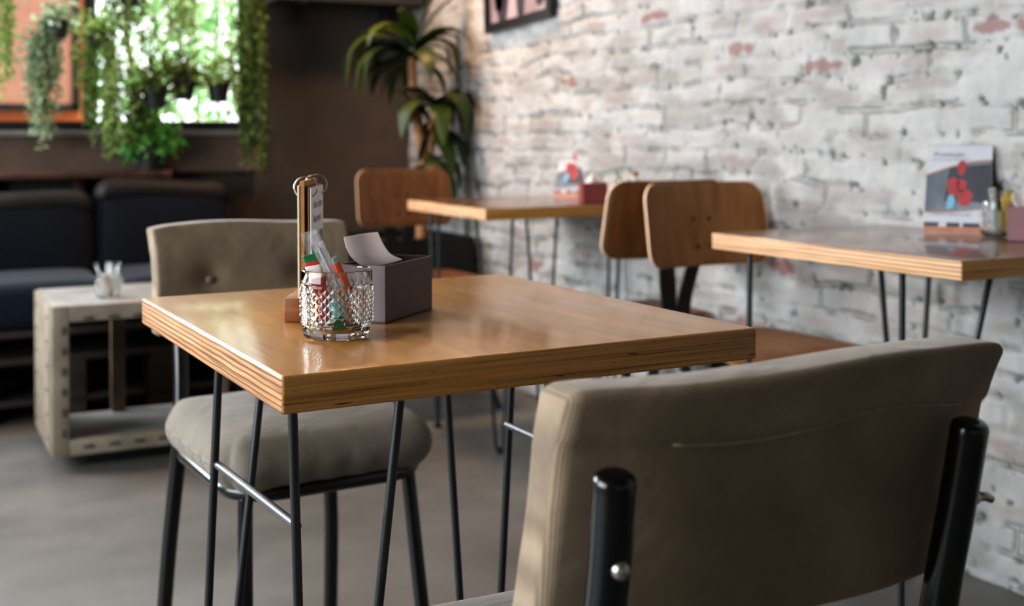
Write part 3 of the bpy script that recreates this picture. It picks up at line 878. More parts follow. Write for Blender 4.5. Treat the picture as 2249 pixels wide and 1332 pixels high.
def frame_mat(a, b, face=None):
    """matrix whose z runs from point a to b, y turned towards the viewer"""
    z = (b - a).normalized(); y = -_f if face is None else face
    x = y.cross(z).normalized(); y = z.cross(x).normalized()
    m = Matrix.Identity(4)
    for i in range(3): m[i][0] = x[i]; m[i][1] = y[i]; m[i][2] = z[i]; m[i][3] = a[i]
    return m


def P3(base, dx, dy, dz):                            # offset along camera right / away / up
    return Vector(base) + _x * dx + _f * dy + Vector((0, 0, dz))


def sachet(name, label, base, a, b, w, bands, group, twist=0.0, th=0.003, cat='sachet'):
    """flat pillow sachet from a to b; BANDS = [(t0, t1, material)] along its length"""
    A, B = P3(base, *a), P3(base, *b); L = (B - A).length
    mats = []
    bm = BM(); NS = 32
    prev = None
    for k in range(NS + 1):
        t = k / NS; puff = th * math.sin(PI * min(1, max(0, (t - 0.06) / 0.88))) ** 0.5 if 0.06 < t < 0.94 else 0.0003
        wv = w / 2 * (1 - 0.08 * (puff / th)) * (1 - (0.35 * max(0, (t - 0.7) / 0.3) if name == 'sugar_stick' else 0))
        row = [bm.verts.new((wv * math.cos(q), puff * 0.5 * math.sin(q) + 0.0012 * math.sin(t * 5 + twist), L * t)) for q in [2 * PI * i / 10 for i in range(10)]]
        if prev:
            tm = (t + (k - 1) / NS) / 2; mi = 0
            for (t0, t1, m) in bands:
                if m not in mats: mats.append(m)
                if t0 <= tm <= t1: mi = mats.index(m)
            for i in range(10): bm.faces.new((prev[i], prev[(i + 1) % 10], row[(i + 1) % 10], row[i])).material_index = mi
        else: bm.faces.new(row[::-1])
        prev = row
    bm.faces.new(prev)
    o = link(name, bm, mats or ['p_white'])
    fm = frame_mat(A, B); o.matrix_world = fm @ Matrix.Rotation(twist, 4, 'Z')
    return tag(o, label, cat, group)


def wrapped_straw(label, base, a, b, w, straw, group):
    A, B = P3(base, *a), P3(base, *b); L = (B - A).length
    t = thing('wrapped_straw', label, 'straw', (0, 0, 0), 0, group)
    t.matrix_world = frame_mat(A, B)
    bm = BM(); tube(bm, [(0, 0, 0.006), (0, 0, L * 0.5), (0, 0, L - 0.016)], 0.0017, 10); link('straw', bm, straw, t, autos=50)
    bm = BM(); NS = 22; rows = []
    for k in range(NS + 1):
        z = L * k / NS; pf = 0.0024 if 0 < k < NS - 2 else 0.0002
        e = 0.0006 * (k % 2)
        rows.append([bm.verts.new((-w / 2 - e, 0, z)), bm.verts.new((-0.0022, pf, z)), bm.verts.new((0.0022, pf, z)), bm.verts.new((w / 2 + e, 0, z)), bm.verts.new((0.0022, -pf, z)), bm.verts.new((-0.0022, -pf, z))])
    for k in range(NS):
        for i in range(6): bm.faces.new((rows[k][i], rows[k][(i + 1) % 6], rows[k + 1][(i + 1) % 6], rows[k + 1][i]))
    link('wrapper', bm, 'film', t, smooth=False)
    return t


G1 = 'sachets and straws in the front tumbler'
sachet('sugar_stick', 'orange sugar stick with pale teal tip leaning out of the front tumbler', GL, (0.024, 0.012, 0.012), (-0.0015, -0.004, 0.0855), 0.0095,
       [(0, 0.90, 'p_orange'), (0.90, 1, 'p_teal')], G1, 0.5, cat='sugar stick')
sachet('sweetener_sachet', 'white sachet with green and red top sticking up at the tumbler rim', GL, (-0.016, 0.010, 0.022), (-0.0285, 0.002, 0.0875), 0.018,
       [(0, 0.80, 'p_white'), (0.80, 0.86, 'p_red'), (0.86, 1, 'p_green')], G1, 0.0)
wrapped_straw('black straw in clear wrapper leaning left above the white and green sachet', GL, (-0.006, 0.016, 0.010), (-0.032, 0.010, 0.1115), 0.017, 'straw', G1)
wrapped_straw('pale blue straw in clear wrapper leaning left out of the front tumbler', GL, (0.021, 0.002, 0.010), (-0.0255, -0.002, 0.1095), 0.013, 'straw2', G1)
sachet('ketchup_sachet', 'deep red sachet standing inside the front tumbler behind the diamonds', GL, (-0.012, -0.014, 0.010), (-0.018, -0.012, 0.062), 0.016, [(0, 1, 'p_red')], G1, 0.3)
sachet('mustard_sachet', 'yellow sachet at the left inside the front tumbler', GL, (-0.020, -0.008, 0.010), (-0.027, -0.004, 0.046), 0.013, [(0, 1, 'p_yellow')], G1, -0.3)
sachet('dressing_sachet', 'dark teal sachet low inside the front tumbler', GL, (0.006, -0.018, 0.010), (-0.004, -0.014, 0.042), 0.017, [(0, 0.35, 'p_green'), (0.35, 1, 'p_teal')], G1, 0.2)
sachet('sweetener_sachet', 'red and green sachet lying at the tumbler bottom, right side', GL, (0.004, -0.012, 0.0115), (0.026, -0.004, 0.014), 0.016, [(0, 0.5, 'p_red'), (0.5, 1, 'p_green')], G1, 1.0)
sachet('sweetener_sachet', 'green and white sachet lying at the tumbler bottom, left side', GL, (-0.024, -0.010, 0.012), (0.001, -0.020, 0.0125), 0.014, [(0, 0.5, 'p_green'), (0.5, 1, 'p_white')], G1, 1.0)
sachet('sugar_stick', 'red-topped sugar stick inside the tumbler between the pale straw and orange stick', GL, (0.008, 0.018, 0.010), (-0.009, 0.010, 0.0765), 0.012, [(0, 0.7, 'p_white'), (0.7, 1, 'p_red')], G1, 0.0, cat='sugar stick')
sachet('sugar_stick', 'brown sugar stick standing at the right back of the front tumbler', GL, (0.010, 0.004, 0.010), (0.006, 0.016, 0.056), 0.012, [(0, 1, 'p_brown')], G1, 0.0, cat='sugar stick')


# ------------------------------------------------------------------ napkin boxes
def open_box(bm, w, d, h, th=0.0022):
    box(bm, (0, 0, th / 2), (w, d, th))
    box(bm, (0, -d / 2 + th / 2, h / 2), (w, th, h)); box(bm, (0, d / 2 - th / 2, h / 2), (w, th, h))
    box(bm, (-w / 2 + th / 2, 0, h / 2), (th, d - 2 * th, h)); box(bm, (w / 2 - th / 2, 0, h / 2), (th, d - 2 * th, h))


def napkin_box(label, loc, rz, w, d, h, m, group='napkin boxes on the tables'):
    bm = BM(); open_box(bm, w, d, h); o = link('napkin_box', bm, m, smooth=False)
    o.location = loc; o.rotation_euler = (0, 0, rz)
    return tag(o, label, 'napkin box', group)


# near corner (845,713), right end (948,680): face runs away to the right
NB0 = on_z(846, 713, TH); NB1 = on_z(949, 680, TH)
ax = (NB1 - NB0); LB = ax.length; ax.normalize(); bx = Vector((-ax.y, ax.x, 0)); WB = 0.062
NBC = NB0 + ax * LB / 2 + bx * WB / 2; NBR = math.atan2(ax.y, ax.x); NBH = 0.0655
napkin_box('dark mauve open napkin box beside the glass on the front table', NBC + Vector((0, 0, 0.0005)), NBR, LB, WB, NBH, 'mauve')
bm = BM(); box(bm, (0, 0, 0.024), (LB - 0.012, WB - 0.010, 0.036), bev=0.003)
for k in range(4): box(bm, (0, 0, 0.0435 + k * 0.002), (LB - 0.012 - 0.002 * k, WB - 0.011, 0.0014))
o = link('napkin_stack', bm, mat('kraft_napkins', (116, 98, 84), 0.9, 60, 0.06), autos=40); o.location = NBC + Vector((0, 0, 0.003)); o.rotation_euler = (0, 0, NBR)
tag(o, 'stack of brown napkins lying inside the dark mauve box', 'napkins')


def sheet(name, label, fn, nu, nv, m, cat, group=None, th=0.0006):
    bm = BM(); V = [[bm.verts.new(fn(i / nu, j / nv)) for j in range(nv + 1)] for i in range(nu + 1)]
    for i in range(nu):
        for j in range(nv): bm.faces.new((V[i][j], V[i + 1][j], V[i + 1][j + 1], V[i][j + 1]))
    bmesh.ops.recalc_face_normals(bm, faces=bm.faces)
    bmesh.ops.solidify(bm, geom=bm.faces[:], thickness=th)
    o = link(name, bm, m)
    return tag(o, label, cat, group)


# the pulled-up napkin: an S-curved sheet, upright at the left, flowing down into the box
def at_depth(px, py, d):
    return EYE + ray(px, py) * d


def napfn(u, v):
    # u: left edge .. right edge, v: from the box (0) to the raised free edge (1)
    L = [(792, 583, 1.400), (772, 566, 1.392), (760, 543, 1.388), (755, 521, 1.392)]
    C = [(836, 584, 1.430), (806, 566, 1.425), (793, 540, 1.425), (792, 514, 1.432)]
    Rr = [(884, 571, 1.462), (858, 559, 1.455), (842, 538, 1.452), (829, 510, 1.450)]
    def cr(P, t):
        Q = smooth_path([at_depth(*p) for p in P], 8); k = t * (len(Q) - 1); i = min(int(k), len(Q) - 2); return Q[i].lerp(Q[i + 1], k - i)
    Q = smooth_path([cr(L, v), cr(C, v), cr(Rr, v)], 8); k = u * (len(Q) - 1); i = min(int(k), len(Q) - 2)
    return Q[i].lerp(Q[i + 1], k - i)


sheet('paper_napkin', 'grey-white paper napkin pulled up out of the dark mauve box', napfn, 14, 16, 'paper', 'napkin', 'paper napkins in the boxes')

# ------------------------------------------------------------------ wooden menu block and clipboard menu
MB = on_z(623.5, 708, TH + 0.0005)           # near left bottom corner
t = thing('menu_block', 'small oak block base standing on the front table behind the glass', 'menu stand', P3(MB, 0.0245, 0.05, 0), -PHI)
bm = BM(); box(bm, (0, 0, 0.0135), (0.049, 0.10, 0.027), bev=0.0012); link('block', bm, 'block', t, autos=40)
MC = P3(MB, 0.0272, 0.05, 0.0275)
mt = thing('table_menu', 'upright ring-bound table menu with kraft covers standing in the oak block', 'menu', MC, -PHI + math.radians(1.0))
MH = 0.1325
# local: x = across the boards (right = page side), y = away
for (x, w, y, ln, h, m, nm) in ((-0.0105, 0.0022, 0.0, 0.102, MH - 0.003, 'cream', 'back_cover'), (-0.0064, 0.0052, 0.0, 0.100, MH + 0.002, 'kraft', 'cover_board'),
                                (-0.0018, 0.0014, 0.002, 0.098, MH - 0.004, 'gapshade', 'shaded_gap'), (0.0004, 0.0010, 0.001, 0.098, MH - 0.005, 'kraft', 'inner_sheet')):  # the dark strip is the shaded gap between boards, made as a solid
    bm = BM(); box(bm, (x, y, h / 2), (w, ln, h), bev=0.0003); link(nm, bm, m, mt, smooth=False)
bm = BM(); box(bm, (0.0030, 0.001, (MH - 0.006) / 2), (0.0012, 0.098, MH - 0.006)); pg = link('page', bm, 'white', mt, smooth=False)
PX = 0.0030 + 0.0006 + 0.0003
side = Matrix(((0, 0, 1, 0), (1, 0, 0, 0), (0, 1, 0, 0), (0, 0, 0, 1)))      # text x -> +y, text y -> +z, normal +x


def onpage(y, z): return Matrix.Translation((PX, y, z)) @ side


text_mesh('heading', 'Todo o Sabor', 0.0125, 'ink', pg, onpage(-0.032, 0.1020))
text_mesh('heading', 'Responsável', 0.0125, 'ink', pg, onpage(-0.032, 0.0855))
bm = BM(); box(bm, (PX - 0.0001, -0.014, 0.040), (0.0003, 0.050, 0.062)); link('printed_picture', bm, 'photo1', pg, smooth=False)
for z in (0.066, 0.042, 0.018):
    bm = BM(); box(bm, (PX - 0.0001, 0.031, z), (0.0003, 0.030, 0.0145)); link('text_panel', bm, 'inkblue', pg, smooth=False)
for yy in (-0.040, 0.040):
    bm = BM(); tube(bm, [(-0.0038 + 0.0135 * math.cos(q), yy, MH - 0.006 + 0.0125 * math.sin(q)) for q in [2 * PI * k / 28 for k in range(28)]], 0.0009, 8, closed=True)
    link('ring', bm, 'ring', mt)


# ------------------------------------------------------------------ folded table cards
def tent_card(label, loc, rz, W=0.112, H=0.186, D=0.10):
    """A-frame card; local x = width, faces -y"""
    t = thing('table_card', label, 'table card', loc, rz, 'folded cards on the wall tables')
    lean = 0.030 / H
    fy = lambda z: -D / 2 + z * (D / 2) / H
    def panel(name, pts, m, off, parent=None):
        bm = BM(); a = [bm.verts.new((x, fy(z) - off, z)) for x, z in pts]; b = [bm.verts.new((x, fy(z) - off + 0.0008, z)) for x, z in pts]; n = len(pts)
        bm.faces.new(a); bm.faces.new(b[::-1])
        for i in range(n): bm.faces.new((a[i], b[i], b[(i + 1) % n], a[(i + 1) % n]))
        bmesh.ops.recalc_face_normals(bm, faces=bm.faces)
        return link(name, bm, m, parent or t, smooth=False)
    w = W / 2
    front = panel('front_panel', [(-w, 0), (w, 0), (w, H), (-w, H)], 'cardwhite', 0.0)
    bm = BM()
    box(bm, (0, D / 4, H / 2), (W, 0.0012, math.hypot(H, D / 2)), rot=Euler((math.atan2(D / 2, H), 0, 0)))
    link('back_panel', bm, 'cardside', t, smooth=False)
    bm = BM(); poly_prism(bm, [(w - 0.003, -D / 2 + 0.002, 0.002), (w - 0.003, D / 2 - 0.002, 0.002), (w - 0.003, 0, H - 0.004)], (0.0012, 0, 0)); link('side_panel', bm, 'cardside', t, smooth=False)
    n = 14
    up = [(-w + W * k / n, H * (0.66 + 0.17 * math.sin(PI / 2 * k / n))) for k in range(n + 1)]
    lo = [(-w + W * k / n, H * (0.235 + 0.07 * (k / n) ** 2)) for k in range(n + 1)]
    panel('printed_picture', lo + up[::-1], 'cardgrey', 0.0010, front)
    panel('orange_line', [(x, z - 0.0015) for x, z in up] + [(x, z + 0.001) for x, z in up[::-1]], 'cardorange', 0.0014, front)
    panel('orange_line', [(x, z - 0.001) for x, z in lo] + [(x, z + 0.0012) for x, z in lo[::-1]], 'cardorange', 0.0014, front)
    panel('dark_print', [(-w * 0.42, H * 0.36), (w * 0.98, H * 0.36), (w * 0.98, H * 0.79), (-w * 0.3, H * 0.74)], 'carddark', 0.0013, front)
    for (cx, cz, rx, rz_) in ((-0.010, 0.098, 0.013, 0.020), (0.006, 0.138, 0.009, 0.016), (0.014, 0.076, 0.016, 0.018), (0.006, 0.100, 0.011, 0.014)):
        panel('red_print', [(cx + rx * math.cos(q) * (1 + 0.12 * math.sin(3 * q)), cz + rz_ * math.sin(q)) for q in [2 * PI * k / 14 for k in range(14)]], 'cardred', 0.0017, front)
    panel('blue_print', [(-0.022, 0.050), (-0.008, 0.052), (-0.004, 0.070), (-0.010, 0.082), (-0.020, 0.078)], 'cardblue', 0.0020, front)
    panel('orange_strip', [(-w, 0.001), (w, 0.001), (w, 0.014), (-w, 0.014)], 'cardorange', 0.0010, front)
    for x0, x1 in ((-w, -w + 0.029), (-w + 0.046, -w + 0.072), (-w + 0.079, w)):
        panel('dark_strip', [(x0, 0.014), (x1, 0.014), (x1, 0.023), (x0, 0.023)], 'carddark', 0.0010, front)
    an = math.atan2(D / 2, H)
    T = lambda x, z: Matrix.Translation((x, fy(z) - 0.0016, z)) @ Matrix.Rotation(PI / 2 - an, 4, 'X')
    text_mesh('heading', 'Promoção', 0.015, 'inkblue', front, T(-w + 0.012, H * 0.872))
    text_mesh('small_print', 'peça a sua sobremesa favorita', 0.0062, 'inkblue', front, T(-w + 0.012, H * 0.83))
    text_mesh('small_print', 'consulte os sabores do dia', 0.0075, 'inkblue', front, T(-w + 0.012, H * 0.205))
    return t


c0 = on_z(2028, 512, TH); c1 = on_z(2137, 515, TH)
ang = math.atan2((c1 - c0).y, (c1 - c0).x)
ca = -PHI - math.radians(31); cw = 0.132
tent_card('tall folded promotional card with red picture on the right-hand table', c0 + Matrix.Rotation(ca, 3, 'Z') @ Vector((cw / 2, 0.055, 0)) + Vector((0, 0, 0.0005)), ca, W=cw, D=0.11)
q = on_z(1266, 434, TH)
tent_card('folded promotional card beside the red napkin box on the rear table', q + Vector((0.012, 0.04, 0.0005)), -PHI + math.radians(-32), W=0.105, H=0.125)


def crumple(name, label, base, w, h, group, dz=0.0):
    rnd = random.Random(label)
    ph = [rnd.uniform(0, 6) for _ in range(4)]

    def fn(u, v):
        x = (u - .5) * w * (1 - 0.25 * (1 - v)); y = 0.012 * math.sin(u * 7 + ph[0]) * (0.4 + v) + 0.008 * math.sin(v * 5 + ph[1])
        z = v * h * (0.75 + 0.25 * math.sin(u * 6 + ph[2]))
        return P3(base, x, y, z + dz)
    return sheet(name, label, fn, 12, 8, 'paper', 'napkin', group)


# rear table: red-brown box with napkins, tumbler behind the chair
q = on_z(1297, 447, TH); q2 = Vector((q.x + 0.03, q.y + 0.035, TH + 0.0005))
napkin_box('red-brown napkin box on the rear table', q2, -PHI + 0.12, 0.078, 0.078, 0.063, 'redbox')
crumple('paper_napkin', 'white napkins bunched out of the red-brown box on the rear table', q2 + Vector((0.0, 0, 0.030)), 0.06, 0.062, 'paper napkins in the boxes')
q3 = Vector((q2.x + 0.075, q2.y - 0.085, TH + 0.0005))
tumbler('glass tumbler of sachets on the rear table, half hidden by a chair back', q3)
G2 = 'sachets in the rear table tumbler'
sachet('sugar_stick', 'grey-green sugar stick leaning left in the rear table tumbler', q3, (-0.01, 0, 0.01), (-0.036, 0.0, 0.105), 0.010, [(0, 1, 'leaf_grey')], G2, 0.2, cat='sugar stick')
sachet('sugar_stick', 'white sugar stick upright in the rear table tumbler', q3, (0.0, 0, 0.01), (-0.004, 0.01, 0.098), 0.012, [(0, 1, 'p_white')], G2, 0.0, cat='sugar stick')
sachet('sweetener_sachet', 'brown and white sachet at the right of the rear table tumbler', q3, (0.008, 0, 0.01), (0.027, 0.0, 0.098), 0.018, [(0, 0.8, 'p_white'), (0.8, 1, 'p_brown')], G2, 0.0)

# right-hand table: tumbler with yellow sachets, pinkish napkin box cut by the frame edge
q = on_z(2195, 519, TH) + Vector((0, 0.0, 0.0005))
tumbler('glass tumbler of yellow sachets next to the tall card on the right-hand table', q)
G3 = 'sachets in the right-hand table tumbler'
sachet('mustard_sachet', 'yellow sachet filling the right side of the right-hand table tumbler', q, (0.012, -0.012, 0.010), (0.013, -0.010, 0.082), 0.026, [(0, 1, 'p_yellow')], G3, 0.0)
sachet('mustard_sachet', 'yellow sachet with raised corner behind the other in the right-hand table tumbler', q, (0.016, 0.006, 0.010), (0.024, 0.004, 0.094), 0.020, [(0, 1, 'p_yellow')], G3, 0.2)
wrapped_straw('clear-wrapped pale straw at the left of the right-hand table tumbler', q, (-0.010, -0.010, 0.010), (-0.018, -0.006, 0.100), 0.016, 'straw2', G3)
rb = -PHI - math.radians(23); q = on_z(2211, 531, TH) + Matrix.Rotation(rb, 3, 'Z') @ Vector((0.051, 0.033, 0)) + Vector((0, 0, 0.0005))
napkin_box('pinkish napkin box on the right-hand table, cut by the right edge of the photo', q, rb, 0.10, 0.065, 0.068, 'pinkbox')
crumple('paper_napkin', 'white napkin bulging from the pinkish box on the right-hand table', q + Vector((0, 0, 0.045)), 0.085, 0.050, 'paper napkins in the boxes')


# ------------------------------------------------------------------ sofa along the back wall
def sofa():
    t = thing('sofa', 'dark navy sofa with black back rolls under the plant window', 'sofa', (0.0, 4.64, 0))
    x1 = on_y(522, 450, 4.74).x; xm = on_y(216, 450, 4.74).x
    x0 = xm - (x1 - xm); xl = x0 - 0.3
    # pallet base
    bm = BM()
    for z in (0.07, 0.21, 0.30): box(bm, ((xl + x1) / 2, 0.0, z), (x1 - xl, 0.62, 0.022), bev=0.003)
    for k in range(5):
        for yy in (-0.27, 0.0, 0.27): box(bm, (xl + 0.06 + (x1 - xl - 0.12) * k / 4, yy, 0.14), (0.10, 0.09, 0.14))
    for k in range(5):
        for yy in (-0.27, 0.27): box(bm, (xl + 0.06 + (x1 - xl - 0.12) * k / 4, yy, 0.03), (0.10, 0.09, 0.06))
    link('base', bm, 'pallet', t, smooth=False)
    for (a, b) in ((xl, x0), (x0, xm), (xm, x1)):
        w = b - a
        bm = BM(); rbox(bm, (w - 0.006, 0.60, 0.14), 0.05, (12, 10, 2), lambda p, a=a, w=w: (p.x + a + w / 2, p.y - 0.005, p.z + 0.385 + (0.018 * (1 - (2 * p.x / w) ** 4) if p.z > 0 else 0)))
        link('seat_cushion', bm, 'navyseat', t)

        def bf(p, a=a, w=w):
            y = p.y + 0.235 - (0.02 * (1 - (2 * p.x / w) ** 4) * (1 - (p.z / 0.2) ** 2) if p.y < 0 else 0)
            return (p.x + a + w / 2, y - p.z * -0.12, p.z + (0.60 if a == xm else 0.575))
        bm = BM(); rbox(bm, (w - 0.008, 0.15, 0.36), 0.05, (12, 2, 10), bf); bk = link('back_cushion', bm, 'navy', t)
        off = -0.012 if a != xm else 0.028

        def rf(p, a=a, w=w, off=off):
            u = 2 * p.x / w
            return (p.x + a + w / 2, p.y + 0.235, p.z + 0.716 + off + 0.010 * math.sin(u * 2.3 + a * 4) - 0.012 * max(0, abs(u) - .8) / .2)
        bm = BM(); rbox(bm, (w - 0.010, 0.15, 0.090), 0.042, (20, 2, 2), rf); link('top_roll', bm, 'blackcloth', bk)
    return t


sofa()


# ------------------------------------------------------------------ riveted metal side table
def trunk_table():
    zt = 0.475
    a = on_z(112, 674, zt)                            # front left top corner
    L, D = 0.62, 0.46
    t = thing('riveted_side_table', 'weathered white riveted open metal cube table in front of the sofa', 'side table', (a.x + L / 2, a.y + D / 2, 0), 0.0)
    H0 = 0.040; w = 0.048; th = 0.03
    bm = BM(); box(bm, (0, 0, zt - 0.012), (L - 0.012, D - 0.012, 0.022), bev=0.004); link('top_panel', bm, 'trunktop', t, autos=40)
    bm = BM(); box(bm, (0, 0.0, H0 + 0.012), (L - 0.012, D - 0.012, 0.022), bev=0.004); link('bottom_shelf', bm, 'trunktop', t, autos=40)

    def strip(nm, c, s, riv, m='trunkmetal'):
        bm = BM(); box(bm, c, s, bev=0.004)
        for (p, r) in (riv or ()): box(bm, p, r, bev=0.0015, mi=1)
        link(nm, bm, [m, 'rivet'], t, autos=40)
    zc = (zt + H0) / 2; Hh = zt - H0
    f = -D / 2
    rv = lambda x, n, wd: [((x, f - 0.0145, H0 + 0.07 + (Hh - 0.14) * k / (n - 1)), (0.012, 0.004, wd)) for k in range(n)]
    strip('post', (-L / 2 + w / 2, f + th / 2 - 0.012, zc), (w, th, Hh), rv(-L / 2 + w - 0.016, 6, 0.022))
    strip('post', (L / 2 - w / 2, f + th / 2 - 0.012, zc), (w, th, Hh), rv(L / 2 - w + 0.016, 6, 0.022))
    hr = lambda z: [((-L / 2 + w + 0.05 + (L - 2 * w - 0.1) * k / 6, f - 0.0145, z), (0.028, 0.004, 0.009)) for k in range(7)]
    strip('rail', (0, f + th / 2 - 0.011, zt - 0.024), (L - 2 * w + 0.004, th, 0.048), hr(zt - 0.038))
    strip('rail', (0, f + th / 2 - 0.011, H0 + 0.024), (L - 2 * w + 0.004, th, 0.048), hr(H0 + 0.026))
    strip('side_panel', (-L / 2 + 0.006, 0.01, zc), (0.018, D - 0.04, Hh - 0.006), [((-L / 2 - 0.004, f + 0.08 + (D - 0.16) * i / 2, H0 + 0.04 + (Hh - 0.08) * k / 5), (0.004, 0.02, 0.010)) for k in range(6) for i in (0, 2)])
    strip('post', (-L / 2 + 0.25, -f - 0.03, zc), (0.045, 0.03, Hh - 0.05), None, 'rust')
    strip('post', (L / 2 - w / 2, -f - 0.02, zc), (w * 0.7, th, Hh - 0.02), None)
    bm = BM(); box(bm, (0.03, 0.0, H0 / 2), (L - 0.14, D - 0.10, H0 - 0.002), bev=0.003); link('plinth', bm, 'pot', t, autos=40)
    g = on_z(231, 656, zt) + _f * 0.035; g.z = zt + 0.0005
    tumbler('glass tumbler of wrapped straws on the white riveted side table', g)
    G4 = 'straws in the side table tumbler'
    wrapped_straw('wrapped black straw leaning left in the side table tumbler', g, (-0.005, 0, 0.01), (-0.040, 0.0, 0.105), 0.012, 'straw', G4)
    wrapped_straw('wrapped black straw second from left in the side table tumbler', g, (0.0, 0.006, 0.01), (-0.006, 0.008, 0.108), 0.012, 'straw', G4)
    wrapped_straw('wrapped pale straw in the middle of the side table tumbler', g, (0.005, -0.006, 0.01), (0.010, -0.004, 0.106), 0.012, 'straw2', G4)
    wrapped_straw('wrapped pale straw leaning right in the side table tumbler', g, (0.010, 0.004, 0.01), (0.031, 0.004, 0.104), 0.012, 'straw2', G4)
    sachet('sugar_stick', 'brown sugar stick low inside the side table tumbler', g, (0.010, -0.010, 0.010), (-0.008, -0.008, 0.068), 0.014, [(0, 1, 'p_brown')], G4, 0.0, cat='sugar stick')


trunk_table()


# ------------------------------------------------------------------ dracaena in its black planter
def strap(bm, base, az, L, w, elev, droop, rnd, limx=WX - 0.05 - 1.88):
    n = 9; p = Vector(base); ang = elev; prev = None; w *= 1.55; L *= 0.96
    side = Vector((-math.sin(az), math.cos(az), 0))
    tw = rnd.uniform(-0.5, 0.5)
    for k in range(n + 1):
        t = k / n; ww = w * (0.45 + 1.4 * t) if t < 0.35 else w * (1.0 - ((t - 0.35) / 0.65) ** 1.8) * 0.94 + 0.001
        fw = Vector((math.cos(az) * math.cos(ang), math.sin(az) * math.cos(ang), math.sin(ang)))
        up = side.cross(fw); sd = (side * math.cos(tw * t) + up * math.sin(tw * t))
        row = [bm.verts.new(p + sd * ww / 2 + up * ww * 0.12), bm.verts.new(p), bm.verts.new(p - sd * ww / 2 + up * ww * 0.12)]
        if prev:
            for i in range(2): bm.faces.new((prev[i], prev[i + 1], row[i + 1], row[i]))
        prev = row
        p = p + fw * (L / n); ang = max(-1.5, ang - droop / n * (0.7 + 1.2 * t)); p.x = min(p.x, limx - 0.02)


